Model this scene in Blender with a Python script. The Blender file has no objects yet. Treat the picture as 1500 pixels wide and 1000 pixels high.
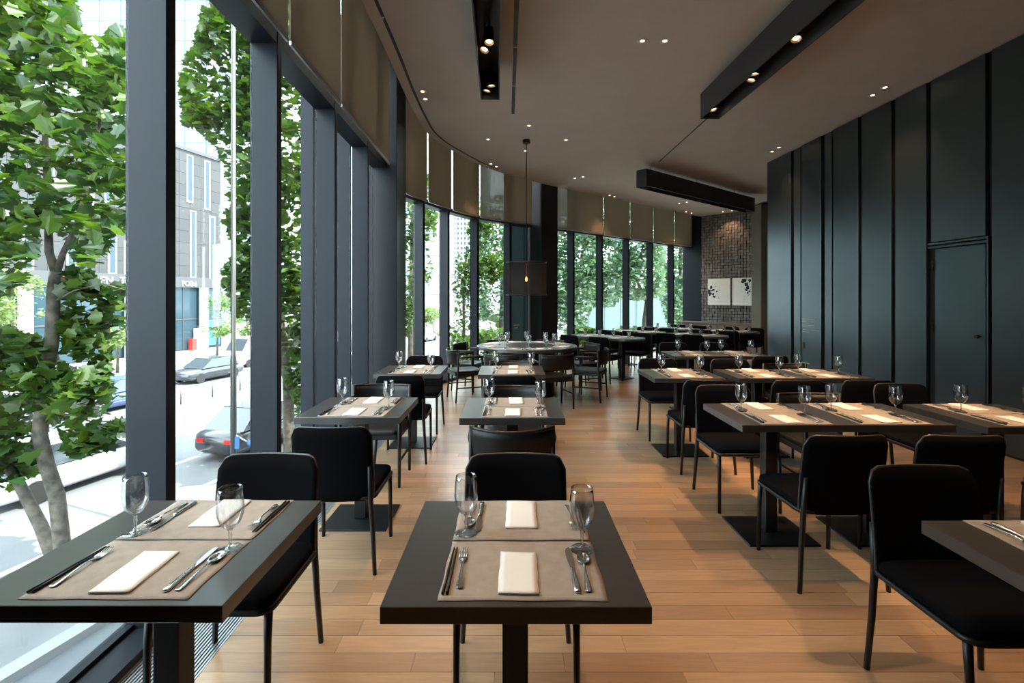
import bpy, bmesh, math, random
import numpy as np
from mathutils import Vector, Matrix

random.seed(11)
rng = np.random.default_rng(7)
PI = math.pi
SC = bpy.context.scene
COL = SC.collection

# ------------------------------------------------------------------ camera, sky, sun, exposure
F, HZ, EYE = 715.0, 436.0, 1.53          # focal length in pixels of a 1500 px wide frame, horizon row, eye height
cd = bpy.data.cameras.new('camera')
cam = bpy.data.objects.new('camera', cd)
COL.objects.link(cam)
cam.location = (0, 0, EYE)
cam.rotation_euler = (PI / 2, 0, 0)
cd.sensor_width = 36.0
cd.lens = 36.0 * F / 1500.0
cd.shift_y = -(500.0 - HZ) / 1500.0
cd.clip_start = 0.02
cd.clip_end = 600
SC.camera = cam

w = bpy.data.worlds.new('sky')
SC.world = w
w.use_nodes = True
wn = w.node_tree
bg = wn.nodes['Background']
bg.inputs['Color'].default_value = (0.80, 0.91, 1.0, 1)
bg.inputs['Strength'].default_value = 10.0

sl = bpy.data.lights.new('sun', 'SUN')
sun = bpy.data.objects.new('sun', sl)
COL.objects.link(sun)
sl.energy = 15.0
sl.angle = math.radians(0.6)
sl.color = (1.0, 0.95, 0.86)
sun.rotation_euler = Vector((-0.55, 0.22, -0.85)).to_track_quat('-Z', 'Y').to_euler()

SC.view_settings.view_transform = 'Standard'
SC.view_settings.look = 'None'
SC.view_settings.exposure = 0.3
SC.view_settings.gamma = 1.0
SC.view_settings.use_curve_mapping = False
cy = SC.cycles
cy.max_bounces = 10
cy.diffuse_bounces = 5
cy.glossy_bounces = 4
cy.transmission_bounces = 8
cy.transparent_max_bounces = 24
cy.sample_clamp_indirect = 5.0
cy.caustics_reflective = False
cy.caustics_refractive = False

# ------------------------------------------------------------------ materials
def mat(name, col, rough=0.5, metal=0.0, spec=0.5, var=0.0, vscale=8.0, bump=0.0, bscale=60.0, stretch=None,
        rand=None, rvar=0.0, sheen=0.0, coat=0.0, coatr=0.03):
    m = bpy.data.materials.new(name)
    m.use_nodes = True
    nt = m.node_tree
    b = nt.nodes['Principled BSDF']
    b.inputs['Base Color'].default_value = (*col, 1)
    b.inputs['Roughness'].default_value = rough
    b.inputs['Metallic'].default_value = metal
    b.inputs['Specular IOR Level'].default_value = spec
    if sheen:
        b.inputs['Sheen Weight'].default_value = sheen
    if coat:
        b.inputs['Coat Weight'].default_value = coat
        b.inputs['Coat Roughness'].default_value = coatr
    tc = nt.nodes.new('ShaderNodeTexCoord')
    mp = nt.nodes.new('ShaderNodeMapping')
    nt.links.new(tc.outputs['Object'], mp.inputs['Vector'])
    if stretch:
        mp.inputs['Scale'].default_value = stretch
    src = None
    if var:
        n = nt.nodes.new('ShaderNodeTexNoise')
        n.inputs['Scale'].default_value = vscale
        n.inputs['Detail'].default_value = 5
        nt.links.new(mp.outputs[0], n.inputs['Vector'])
        r = nt.nodes.new('ShaderNodeMapRange')
        r.inputs[3].default_value = 1 - var
        r.inputs[4].default_value = 1 + var
        r.inputs[1].default_value = 0.3
        r.inputs[2].default_value = 0.7
        nt.links.new(n.outputs[0], r.inputs[0])
        src = r.outputs[0]
    if rand:
        if rand == 'island':
            g = nt.nodes.new('ShaderNodeNewGeometry')
            ro = g.outputs['Random Per Island']
        else:
            g = nt.nodes.new('ShaderNodeObjectInfo')
            ro = g.outputs['Random']
        r2 = nt.nodes.new('ShaderNodeMapRange')
        r2.inputs[3].default_value = 1 - rvar
        r2.inputs[4].default_value = 1 + rvar
        nt.links.new(ro, r2.inputs[0])
        if src is None:
            src = r2.outputs[0]
        else:
            mu = nt.nodes.new('ShaderNodeMath')
            mu.operation = 'MULTIPLY'
            nt.links.new(src, mu.inputs[0])
            nt.links.new(r2.outputs[0], mu.inputs[1])
            src = mu.outputs[0]
    if src is not None:
        vm = nt.nodes.new('ShaderNodeVectorMath')
        vm.operation = 'SCALE'
        vm.inputs[0].default_value = col
        nt.links.new(src, vm.inputs['Scale'])
        nt.links.new(vm.outputs[0], b.inputs['Base Color'])
    if bump:
        n = nt.nodes.new('ShaderNodeTexNoise')
        n.inputs['Scale'].default_value = bscale
        n.inputs['Detail'].default_value = 4
        nt.links.new(mp.outputs[0], n.inputs['Vector'])
        bp = nt.nodes.new('ShaderNodeBump')
        bp.inputs['Strength'].default_value = bump
        bp.inputs['Distance'].default_value = 0.01
        nt.links.new(n.outputs[0], bp.inputs['Height'])
        nt.links.new(bp.outputs[0], b.inputs['Normal'])
    return m

def mat_glass(name, tint=(0.97, 0.99, 0.98), refl=1.0, rough=0.0, ior=1.5, solid=0.0, edge=0.0):
    m = bpy.data.materials.new(name)
    m.use_nodes = True
    nt = m.node_tree
    nt.nodes.remove(nt.nodes['Principled BSDF'])
    out = nt.nodes['Material Output']
    t = nt.nodes.new('ShaderNodeBsdfTransparent')
    t.inputs[0].default_value = (*tint, 1)
    g = nt.nodes.new('ShaderNodeBsdfGlossy')
    g.inputs['Roughness'].default_value = rough
    lw = nt.nodes.new('ShaderNodeLayerWeight')
    lw.inputs['Blend'].default_value = 0.5
    pw = nt.nodes.new('ShaderNodeMath')
    pw.operation = 'POWER'
    pw.inputs[1].default_value = 5.0
    nt.links.new(lw.outputs['Facing'], pw.inputs[0])
    f0 = ((ior - 1) / (ior + 1)) ** 2
    if edge:                                   # thin glass seen edge-on is darker
        p3 = nt.nodes.new('ShaderNodeMath')
        p3.operation = 'POWER'
        p3.inputs[1].default_value = 3.5
        nt.links.new(lw.outputs['Facing'], p3.inputs[0])
        tm = nt.nodes.new('ShaderNodeMix')
        tm.data_type = 'RGBA'
        tm.inputs[6].default_value = (*tint, 1)
        tm.inputs[7].default_value = (edge * 0.95, edge, edge, 1)
        nt.links.new(p3.outputs[0], tm.inputs[0])
        nt.links.new(tm.outputs[2], t.inputs[0])
    mu = nt.nodes.new('ShaderNodeMath')
    mu.operation = 'MULTIPLY_ADD'
    mu.use_clamp = True
    mu.inputs[1].default_value = (1 - f0) * refl
    mu.inputs[2].default_value = f0 * refl
    nt.links.new(pw.outputs[0], mu.inputs[0])
    mx = nt.nodes.new('ShaderNodeMixShader')
    nt.links.new(mu.outputs[0], mx.inputs[0])
    nt.links.new(t.outputs[0], mx.inputs[1])
    nt.links.new(g.outputs[0], mx.inputs[2])
    if solid:
        gl = nt.nodes.new('ShaderNodeBsdfGlass')
        gl.inputs['IOR'].default_value = 1.5
        gl.inputs['Roughness'].default_value = 0.0
        m2 = nt.nodes.new('ShaderNodeMixShader')
        m2.inputs[0].default_value = solid
        nt.links.new(mx.outputs[0], m2.inputs[1])
        nt.links.new(gl.outputs[0], m2.inputs[2])
        mx = m2
    nt.links.new(mx.outputs[0], out.inputs['Surface'])
    return m

def mat_cloth(name, col, trans=0.5, clear=0.0, var=0.06):
    m = bpy.data.materials.new(name)
    m.use_nodes = True
    nt = m.node_tree
    nt.nodes.remove(nt.nodes['Principled BSDF'])
    out = nt.nodes['Material Output']
    d = nt.nodes.new('ShaderNodeBsdfDiffuse')
    t = nt.nodes.new('ShaderNodeBsdfTranslucent')
    c = nt.nodes.new('ShaderNodeBsdfTransparent')
    tc = nt.nodes.new('ShaderNodeTexCoord')
    n = nt.nodes.new('ShaderNodeTexNoise')
    n.inputs['Scale'].default_value = 160
    nt.links.new(tc.outputs['Object'], n.inputs['Vector'])
    r = nt.nodes.new('ShaderNodeMapRange')
    r.inputs[3].default_value = 1 - var
    r.inputs[4].default_value = 1 + var
    nt.links.new(n.outputs[0], r.inputs[0])
    vm = nt.nodes.new('ShaderNodeVectorMath')
    vm.operation = 'SCALE'
    vm.inputs[0].default_value = col
    nt.links.new(r.outputs[0], vm.inputs['Scale'])
    nt.links.new(vm.outputs[0], d.inputs[0])
    nt.links.new(vm.outputs[0], t.inputs[0])
    m1 = nt.nodes.new('ShaderNodeMixShader')
    m1.inputs[0].default_value = trans
    m2 = nt.nodes.new('ShaderNodeMixShader')
    m2.inputs[0].default_value = clear
    nt.links.new(d.outputs[0], m1.inputs[1])
    nt.links.new(t.outputs[0], m1.inputs[2])
    nt.links.new(m1.outputs[0], m2.inputs[1])
    nt.links.new(c.outputs[0], m2.inputs[2])
    nt.links.new(m2.outputs[0], out.inputs['Surface'])
    return m

def mat_leaf(name, c1, c2, rand='island', trans=0.45):
    m = bpy.data.materials.new(name)
    m.use_nodes = True
    nt = m.node_tree
    nt.nodes.remove(nt.nodes['Principled BSDF'])
    out = nt.nodes['Material Output']
    if rand == 'island':
        ro = nt.nodes.new('ShaderNodeNewGeometry').outputs['Random Per Island']
    else:
        ro = nt.nodes.new('ShaderNodeObjectInfo').outputs['Random']
    mx = nt.nodes.new('ShaderNodeMix')
    mx.data_type = 'RGBA'
    mx.inputs[6].default_value = (*c1, 1)
    mx.inputs[7].default_value = (*c2, 1)
    nt.links.new(ro, mx.inputs[0])
    d = nt.nodes.new('ShaderNodeBsdfDiffuse')
    t = nt.nodes.new('ShaderNodeBsdfTranslucent')
    g = nt.nodes.new('ShaderNodeBsdfGlossy')
    g.inputs['Roughness'].default_value = 0.35
    nt.links.new(mx.outputs[2], d.inputs[0])
    vm = nt.nodes.new('ShaderNodeVectorMath')
    vm.operation = 'MULTIPLY'
    vm.inputs[1].default_value = (1.35, 1.5, 0.6)
    nt.links.new(mx.outputs[2], vm.inputs[0])
    nt.links.new(vm.outputs[0], t.inputs[0])
    a = nt.nodes.new('ShaderNodeMixShader')
    a.inputs[0].default_value = trans
    nt.links.new(d.outputs[0], a.inputs[1])
    nt.links.new(t.outputs[0], a.inputs[2])
    b = nt.nodes.new('ShaderNodeMixShader')
    b.inputs[0].default_value = 0.05
    nt.links.new(a.outputs[0], b.inputs[1])
    nt.links.new(g.outputs[0], b.inputs[2])
    nt.links.new(b.outputs[0], out.inputs['Surface'])
    return m

def mat_emit(name, col, s):
    m = bpy.data.materials.new(name)
    m.use_nodes = True
    nt = m.node_tree
    b = nt.nodes['Principled BSDF']
    b.inputs['Base Color'].default_value = (*col, 1)
    b.inputs['Emission Color'].default_value = (*col, 1)
    b.inputs['Emission Strength'].default_value = s
    return m

def mat_wood(name, base, rand):
    """oak plank: grain along the plank's length (local X), tone differing from plank to plank"""
    m = bpy.data.materials.new(name)
    m.use_nodes = True
    nt = m.node_tree
    b = nt.nodes['Principled BSDF']
    b.inputs['Roughness'].default_value = 0.32
    b.inputs['Specular IOR Level'].default_value = 0.5
    b.inputs['Coat Weight'].default_value = 1.0
    b.inputs['Coat Roughness'].default_value = 0.26
    if rand == 'island':
        ro = nt.nodes.new('ShaderNodeNewGeometry').outputs['Random Per Island']
    else:
        ro = nt.nodes.new('ShaderNodeObjectInfo').outputs['Random']
    g = nt.nodes.new('ShaderNodeNewGeometry')
    mp = nt.nodes.new('ShaderNodeMapping')
    mp.inputs['Scale'].default_value = (1.2, 14, 1)
    nt.links.new(g.outputs['Position'], mp.inputs['Vector'])
    cmb = nt.nodes.new('ShaderNodeCombineXYZ')
    ml = nt.nodes.new('ShaderNodeMath')
    ml.operation = 'MULTIPLY'
    ml.inputs[1].default_value = 37.0
    nt.links.new(ro, ml.inputs[0])
    nt.links.new(ml.outputs[0], cmb.inputs[2])
    nt.links.new(cmb.outputs[0], mp.inputs['Location'])
    n = nt.nodes.new('ShaderNodeTexNoise')
    n.inputs['Scale'].default_value = 4.0
    n.inputs['Detail'].default_value = 7
    n.inputs['Distortion'].default_value = 0.6
    nt.links.new(mp.outputs[0], n.inputs['Vector'])
    r = nt.nodes.new('ShaderNodeMapRange')
    r.inputs[1].default_value = 0.3
    r.inputs[2].default_value = 0.7
    r.inputs[3].default_value = 0.86
    r.inputs[4].default_value = 1.1
    nt.links.new(n.outputs[0], r.inputs[0])
    mx = nt.nodes.new('ShaderNodeMix')
    mx.data_type = 'RGBA'
    mx.inputs[6].default_value = (base[0] * 0.74, base[1] * 0.70, base[2] * 0.66, 1)
    mx.inputs[7].default_value = (base[0] * 1.14, base[1] * 1.16, base[2] * 1.15, 1)
    nt.links.new(ro, mx.inputs[0])
    vm = nt.nodes.new('ShaderNodeVectorMath')
    vm.operation = 'SCALE'
    nt.links.new(mx.outputs[2], vm.inputs[0])
    nt.links.new(r.outputs[0], vm.inputs['Scale'])
    nt.links.new(vm.outputs[0], b.inputs['Base Color'])
    return m

WOOD = (0.37, 0.228, 0.132)
M = dict(
    plank=mat_wood('oak_plank', WOOD, 'object'),
    plank_far=mat_wood('oak_plank_far', WOOD, 'island'),
    subfloor=mat('subfloor', (0.05, 0.03, 0.02), 0.8),
    ceiling=mat('ceiling_paint', (0.50, 0.44, 0.385), 0.9, var=0.04, vscale=3, spec=0.2),
    boxpaint=mat('box_paint', (0.028, 0.027, 0.026), 0.6, var=0.05),
    slot=mat('slot_black', (0.012, 0.012, 0.012), 0.6),
    metal=mat('mullion_paint', (0.013, 0.016, 0.022), 0.40, spec=0.2, metal=0.12, var=0.05, vscale=4),
    pier=mat('pier_paint', (0.012, 0.013, 0.015), 0.38, metal=0.2, var=0.1, vscale=3),
    panel=mat('panel_steel', (0.082, 0.100, 0.108), 0.33, metal=0.85, var=0.10, vscale=1.2, rand='object', rvar=0.06),
    door=mat('door_steel', (0.075, 0.098, 0.108), 0.34, metal=0.85, var=0.08, vscale=1.4),
    recess=mat('recess_black', (0.006, 0.006, 0.006), 0.8),
    greypanel=mat_cloth('grey_film_glass', (0.10, 0.135, 0.135), 0.75, 0.0, 0.03),
    wallpaint=mat('dark_paint', (0.03, 0.032, 0.034), 0.6),
    cabinet=mat('cabinet_lacquer', (0.105, 0.085, 0.062), 0.5, var=0.05),
    counter=mat('counter_paint', (0.15, 0.13, 0.115), 0.5, var=0.05),
    tile=mat('stone_tile', (0.165, 0.148, 0.13), 0.75, var=0.15, vscale=14, rand='island', rvar=0.25, bump=0.15),
    blind=mat_cloth('blind_fabric', (0.36, 0.295, 0.225), 0.40, 0.01),
    blind_sheer=mat_cloth('blind_fabric_sheer', (0.27, 0.24, 0.19), 0.42, 0.12),
    rail=mat('rail_aluminium', (0.45, 0.45, 0.45), 0.35, metal=0.9),
    pane=mat_glass('window_glass', (0.93, 0.97, 0.955), 0.9, ior=1.45),
    grille=mat('grille_aluminium', (0.42, 0.44, 0.46), 0.4, metal=0.8),
    table=mat('table_laminate', (0.036, 0.031, 0.027), 0.30, spec=0.8, coat=0.4, coatr=0.32, var=0.10, vscale=5, stretch=(1, 9, 1), bump=0.04, bscale=220),
    iron=mat('black_steel', (0.006, 0.006, 0.0065), 0.42, spec=0.4, metal=0.1, var=0.1),
    fabric=mat('chair_fabric', (0.0035, 0.0035, 0.0042), 0.95, var=0.12, vscale=90, bump=0.15, bscale=500, spec=0.04),
    leather=mat('black_leather', (0.006, 0.0055, 0.0055), 0.42, spec=0.3, var=0.08, vscale=40, bump=0.1, bscale=260),
    piping=mat('chair_piping', (0.03, 0.027, 0.026), 0.38),
    blackwood=mat('black_wood', (0.008, 0.007, 0.0065), 0.38, spec=0.35, var=0.15, vscale=10, stretch=(1, 1, 8)),
    mat=mat('linen_mat', (0.33, 0.275, 0.225), 0.9, var=0.10, vscale=22, bump=0.25, bscale=420, spec=0.2),
    matgrey=mat('linen_mat_pale', (0.42, 0.39, 0.35), 0.9, var=0.08, vscale=22, bump=0.2, bscale=420, spec=0.2),
    napkin=mat('paper_napkin', (0.76, 0.73, 0.68), 0.9, var=0.02, bump=0.08, bscale=300, spec=0.2),
    steel=mat('polished_steel', (0.80, 0.78, 0.76), 0.19, metal=1.0),
    glass=mat_glass('clear_goblet', (0.98, 0.985, 0.985), 2.2, ior=1.6, edge=0.5),
    glassrim=mat_glass('clear_goblet_thick', (0.95, 0.96, 0.96), 1.6, ior=1.7, solid=0.35, edge=0.4),
    canvas=mat('canvas', (0.78, 0.76, 0.70), 0.85, var=0.02),
    ink=mat('ink', (0.012, 0.012, 0.014), 0.7),
    letters=mat('vinyl_letters', (0.45, 0.47, 0.46), 0.7),
    shade=mat_cloth('lamp_gauze', (0.03, 0.028, 0.027), 0.2, 0.5),
    bulb=mat_emit('bulb_filament', (1.0, 0.33, 0.06), 9.0),
    cordwarm=mat('copper_tube', (0.50, 0.16, 0.05), 0.35, metal=0.6),
    lens=mat_emit('lamp_lens', (1.0, 0.72, 0.38), 5.0),
    reflector=mat('lamp_reflector', (0.95, 0.70, 0.42), 0.35, metal=0.6),
    trimwhite=mat('downlight_trim', (0.55, 0.48, 0.42), 0.6),
    bark=mat('plane_bark', (0.085, 0.074, 0.058), 0.9, var=0.65, vscale=6, bump=0.4, bscale=14),
    leaf=mat_leaf('plane_leaf', (0.017, 0.047, 0.014), (0.072, 0.120, 0.014), 'object', 0.42),
    leafs=mat_leaf('plane_leaf_mass', (0.017, 0.047, 0.014), (0.072, 0.120, 0.014), 'island', 0.42),
    leafhaze=mat_leaf('hazed_leaf', (0.055, 0.120, 0.095), (0.16, 0.245, 0.165), 'island', 0.3),  # pale bluish haze mixed into the leaf colours
    leafpale=mat_leaf('pale_leaf', (0.11, 0.17, 0.06), (0.21, 0.26, 0.11), 'island', 0.4),
    paver=mat('shaded_paver', (0.085, 0.092, 0.10), 0.85, var=0.10, vscale=1.5),  # pavement grey with the building's shade put into the colour
    asphalt=mat('asphalt', (0.13, 0.134, 0.142), 0.85, var=0.10, vscale=1.2),
    paving=mat('pale_paving', (0.42, 0.40, 0.37), 0.85, var=0.08, vscale=1.0),
    kerb=mat('kerb_stone', (0.19, 0.195, 0.20), 0.85),
    roadline=mat('road_paint', (0.75, 0.75, 0.72), 0.8),
    bldg=mat('grey_cladding', (0.038, 0.037, 0.039), 0.6, var=0.06, rand='object', rvar=0.14),
    bldgdark=mat('dark_fascia', (0.055, 0.055, 0.06), 0.5),
    white=mat('white_paint', (0.5, 0.51, 0.51), 0.6),
    blueglass=mat('facade_glass', (0.03, 0.055, 0.075), 0.12, spec=0.3),
    paletower=mat('pale_tower_glass', (0.20, 0.26, 0.30), 0.3, metal=0.1),
    towerline=mat('tower_line', (0.07, 0.10, 0.12), 0.5),
    concrete=mat('pale_concrete', (0.45, 0.44, 0.40), 0.8, var=0.08),
    stonewhite=mat('white_stone', (0.26, 0.25, 0.24), 0.8),
    red=mat('red_paint', (0.5, 0.04, 0.03), 0.4),
    blue=mat('blue_paint', (0.04, 0.16, 0.42), 0.4),
    carwhite=mat('car_white', (0.7, 0.7, 0.7), 0.25, coat=0.6),
    cardark=mat('car_dark', (0.03, 0.033, 0.04), 0.25, coat=0.6),
    carblue=mat('car_blue', (0.05, 0.08, 0.22), 0.25, coat=0.6),
    carsilver=mat('car_silver', (0.35, 0.37, 0.40), 0.25, metal=0.5, coat=0.6),
    tyre=mat('tyre_rubber', (0.015, 0.015, 0.015), 0.8),
    carglass=mat('car_glass', (0.03, 0.04, 0.05), 0.08, spec=0.8),
    taillight=mat('tail_light', (0.7, 0.02, 0.02), 0.3),
    pole=mat('steel_pole', (0.12, 0.12, 0.11), 0.4, metal=0.7),
    shrub=mat_leaf('shrub_leaf', (0.05, 0.11, 0.03), (0.16, 0.24, 0.07), 'island', 0.4),
)

# ------------------------------------------------------------------ mesh helpers
class MB:
    """collects simple solids into one mesh"""
    def __init__(s):
        s.v = []
        s.f = []
        s.sm = []
    def add(s, vs, fs, smooth=False):
        o = len(s.v)
        s.v += [tuple(v) for v in vs]
        s.f += [tuple(i + o for i in f) for f in fs]
        s.sm += [smooth] * len(fs)
        return s
    def box(s, x0, x1, y0, y1, z0, z1, mt=None):
        vs = [(x0, y0, z0), (x1, y0, z0), (x1, y1, z0), (x0, y1, z0), (x0, y0, z1), (x1, y0, z1), (x1, y1, z1), (x0, y1, z1)]
        if mt is not None:
            vs = [tuple(mt @ Vector(v)) for v in vs]
        return s.add(vs, [(3, 2, 1, 0), (4, 5, 6, 7), (0, 1, 5, 4), (1, 2, 6, 5), (2, 3, 7, 6), (3, 0, 4, 7)])
    def bevbox(s, x0, x1, y0, y1, z0, z1, b):
        """box with chamfered edges"""
        xs, ys, zs = (x0, x1), (y0, y1), (z0, z1)
        vs = []
        idx = {}
        for i in (0, 1):
            for j in (0, 1):
                for k in (0, 1):
                    sx, sy, sz = 1 - 2 * i, 1 - 2 * j, 1 - 2 * k
                    idx[i, j, k, 0] = len(vs); vs.append((xs[i], ys[j] + sy * b, zs[k] + sz * b))
                    idx[i, j, k, 1] = len(vs); vs.append((xs[i] + sx * b, ys[j], zs[k] + sz * b))
                    idx[i, j, k, 2] = len(vs); vs.append((xs[i] + sx * b, ys[j] + sy * b, zs[k]))
        fs = []
        for a in (0, 1):
            q = [idx[a, 0, 0, 0], idx[a, 1, 0, 0], idx[a, 1, 1, 0], idx[a, 0, 1, 0]]
            fs.append(q if a else q[::-1])
            q = [idx[0, a, 0, 1], idx[1, a, 0, 1], idx[1, a, 1, 1], idx[0, a, 1, 1]]
            fs.append(q[::-1] if a else q)
            q = [idx[0, 0, a, 2], idx[1, 0, a, 2], idx[1, 1, a, 2], idx[0, 1, a, 2]]
            fs.append(q if a else q[::-1])
        for j in (0, 1):
            for k in (0, 1):
                fs.append([idx[0, j, k, 1], idx[1, j, k, 1], idx[1, j, k, 2], idx[0, j, k, 2]])
                fs.append([idx[j, 0, k, 0], idx[j, 1, k, 0], idx[j, 1, k, 2], idx[j, 0, k, 2]])
                fs.append([idx[j, k, 0, 0], idx[j, k, 1, 0], idx[j, k, 1, 1], idx[j, k, 0, 1]])
        for i in (0, 1):
            for j in (0, 1):
                for k in (0, 1):
                    fs.append([idx[i, j, k, 0], idx[i, j, k, 1], idx[i, j, k, 2]])
        return s.add(vs, fs)
    def tube(s, pts, rad, n=8, cap=True, smooth=True):
        pts = [Vector(p) for p in pts]
        if not hasattr(rad, '__len__'):
            rad = [rad] * len(pts)
        rad = [float(q) for q in rad]
        vs, fs = [], []
        up = None
        for i, p in enumerate(pts):
            t = (pts[min(i + 1, len(pts) - 1)] - pts[max(i - 1, 0)]).normalized()
            if up is None:
                up = Vector((0, 0, 1)) if abs(t.z) < 0.9 else Vector((0, 1, 0))
            x = t.cross(up).normalized()
            up = x.cross(t).normalized()
            for k in range(n):
                a = 2 * PI * (k + 0.5) / n
                vs.append(p + rad[i] * (math.cos(a) * x + math.sin(a) * up))
        for i in range(len(pts) - 1):
            for k in range(n):
                k2 = (k + 1) % n
                fs.append((i * n + k, i * n + k2, (i + 1) * n + k2, (i + 1) * n + k))
        s.add(vs, fs, smooth)
        if cap:
            o = len(s.v) - len(vs)
            s.f.append(tuple(range(o + n - 1, o - 1, -1)))
            s.f.append(tuple(range(o + (len(pts) - 1) * n, o + len(pts) * n)))
            s.sm += [False, False]
        return s
    def lathe(s, prof, n=24, cx=0, cy_=0, cz=0, smooth=True):
        """prof: (radius, z) list; radius 0 closes"""
        vs, fs, rows = [], [], []
        for r, z in prof:
            if r <= 1e-6:
                rows.append([len(vs)])
                vs.append((cx, cy_, cz + z))
            else:
                rows.append(list(range(len(vs), len(vs) + n)))
                vs += [(cx + r * math.cos(2 * PI * k / n), cy_ + r * math.sin(2 * PI * k / n), cz + z) for k in range(n)]
        for a, b in zip(rows, rows[1:]):
            for k in range(n):
                k2 = (k + 1) % n
                if len(a) == 1 and len(b) == 1:
                    continue
                if len(a) == 1:
                    fs.append((a[0], b[k2], b[k]))
                elif len(b) == 1:
                    fs.append((a[k], a[k2], b[0]))
                else:
                    fs.append((a[k], a[k2], b[k2], b[k]))
        return s.add(vs, fs, smooth)
    def prism(s, poly, z0, z1):
        n = len(poly)
        vs = [(x, y, z0) for x, y in poly] + [(x, y, z1) for x, y in poly]
        fs = [tuple(range(n - 1, -1, -1)), tuple(range(n, 2 * n))]
        fs += [(i, (i + 1) % n, n + (i + 1) % n, n + i) for i in range(n)]
        return s.add(vs, fs)
    def mesh(s, name, m=None):
        me = bpy.data.meshes.new(name)
        me.from_pydata(s.v, [], s.f)
        me.polygons.foreach_set('use_smooth', s.sm)
        if m is not None:
            me.materials.append(m)
        me.update()
        return me

def link(name, data, parent=None, loc=None, rotz=None):
    o = bpy.data.objects.new(name, data)
    COL.objects.link(o)
    if parent is not None:
        o.parent = parent
    if loc is not None:
        o.location = loc
    if rotz is not None:
        o.rotation_euler = (0, 0, rotz)
    return o

def put(mb, name, m, parent=None, loc=None, rotz=None):
    return link(name, mb.mesh(name, m), parent, loc, rotz)

def tag(o, label=None, cat=None, group=None, kind=None):
    if label: o['label'] = label
    if cat: o['category'] = cat
    if group: o['group'] = group
    if kind: o['kind'] = kind
    return o

def thing(name, label, cat, loc=(0, 0, 0), rotz=0.0, group=None):
    o = link(name, None, None, loc, rotz)
    o.empty_display_size = 0.05
    return tag(o, label, cat, group)

def structure(o, label=None):
    o['kind'] = 'structure'
    if label: o['label'] = label
    return o

def copy_tree(src, parent=None):
    c = src.copy()
    COL.objects.link(c)
    c.parent = parent
    for ch in KIDS.get(src.name, []):
        copy_tree(ch, c)
    return c

KIDS = {}
def remember(root):
    """note the children of a prototype once, for copy_tree"""
    for o in [root] + list(root.children_recursive):
        KIDS[o.name] = list(o.children)
    return root

class Proto:
    """a thing with its parts, built once; place() copies the meshes into a new thing"""
    def __init__(s, name, cat, parts):
        s.name, s.cat, s.parts = name, cat, parts      # parts: (name, mesh, [(subname, mesh)])
    def place(s, label, loc, rotz=0.0, group=None, scale=1.0):
        if len(s.parts) == 1 and s.parts[0][0] is None:
            o = link(s.name, s.parts[0][1], None, loc, rotz)
            o.scale = (scale,) * 3
            return tag(o, label, s.cat, group)
        t = thing(s.name, label, s.cat, loc, rotz, group)
        t.scale = (scale,) * 3
        for pn, me, subs in s.parts:
            p = link(pn, me, t)
            for sn, sme in subs:
                link(sn, sme, p)
        return t

YAW = -0.0262
def R(xr, d, z=0.0):
    """room coordinates (x across the room, d along its axis) to world"""
    return Vector((xr + YAW * d, d, z))

def pix(px, py, d):
    """the point seen at pixel (px, py) at depth d"""
    return Vector(((px - 750.0) / F * d, d, EYE + (HZ - py) / F * d))

# ------------------------------------------------------------------ plan of the facade
HC = 4.0                                   # ceiling height
XG = -1.68                                 # glass plane of the straight window wall (room x)
GC = [(-1.868, 7.17), (-1.80, 7.60), (-1.62, 8.05), (-1.31, 8.83), (-0.83, 9.70), (-0.174, 10.39), (0.55, 11.04),
      (1.33, 11.72), (2.14, 12.44), (2.99, 13.20), (3.85, 13.96), (4.69, 14.70), (5.5, 15.43)]
EC = [(-1.23, 3.0), (-1.262, 4.8), (-1.295, 5.8), (-1.30, 6.6), (-1.27, 7.3), (-1.125, 7.88), (-0.84, 8.57), (-0.586, 9.10),
      (-0.08, 9.80), (0.465, 10.39), (0.99, 10.90), (2.22, 11.95), (3.4, 12.92), (4.61, 13.9), (5.45, 14.66)]
EC = [(-1.09, -2.0), (-1.15, 0.5)] + EC

def catmull(pts, k=6):
    out = []
    P = [Vector(p) for p in pts]
    for i in range(len(P) - 1):
        p0, p1, p2, p3 = P[max(i - 1, 0)], P[i], P[i + 1], P[min(i + 2, len(P) - 1)]
        for j in range(k):
            t = j / k
            out.append(0.5 * ((2 * p1) + (p2 - p0) * t + (2 * p0 - 5 * p1 + 4 * p2 - p3) * t * t + (3 * p1 - p0 - 3 * p2 + p3) * t ** 3))
    out.append(P[-1])
    return out

def offset(line, dist):
    """shift a plan polyline to its right (towards the room) by dist"""
    out = []
    for i, p in enumerate(line):
        t = (line[min(i + 1, len(line) - 1)] - line[max(i - 1, 0)]).normalized()
        out.append(p + Vector((t.y, -t.x)) * dist)
    return out

GCS = catmull(GC, 6)
ECS = catmull(EC, 6)
def on_line(line, px):
    """where the ray of pixel column px crosses a plan polyline; returns point and tangent"""
    k = (px - 750.0) / F
    for a, b in zip(line, line[1:]):
        fa, fb = a.x - k * a.y, b.x - k * b.y
        if fa <= 0 <= fb or fb <= 0 <= fa:
            t = fa / (fa - fb) if fa != fb else 0
            return a + (b - a) * t, (b - a).normalized()
    raise ValueError(px)

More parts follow.
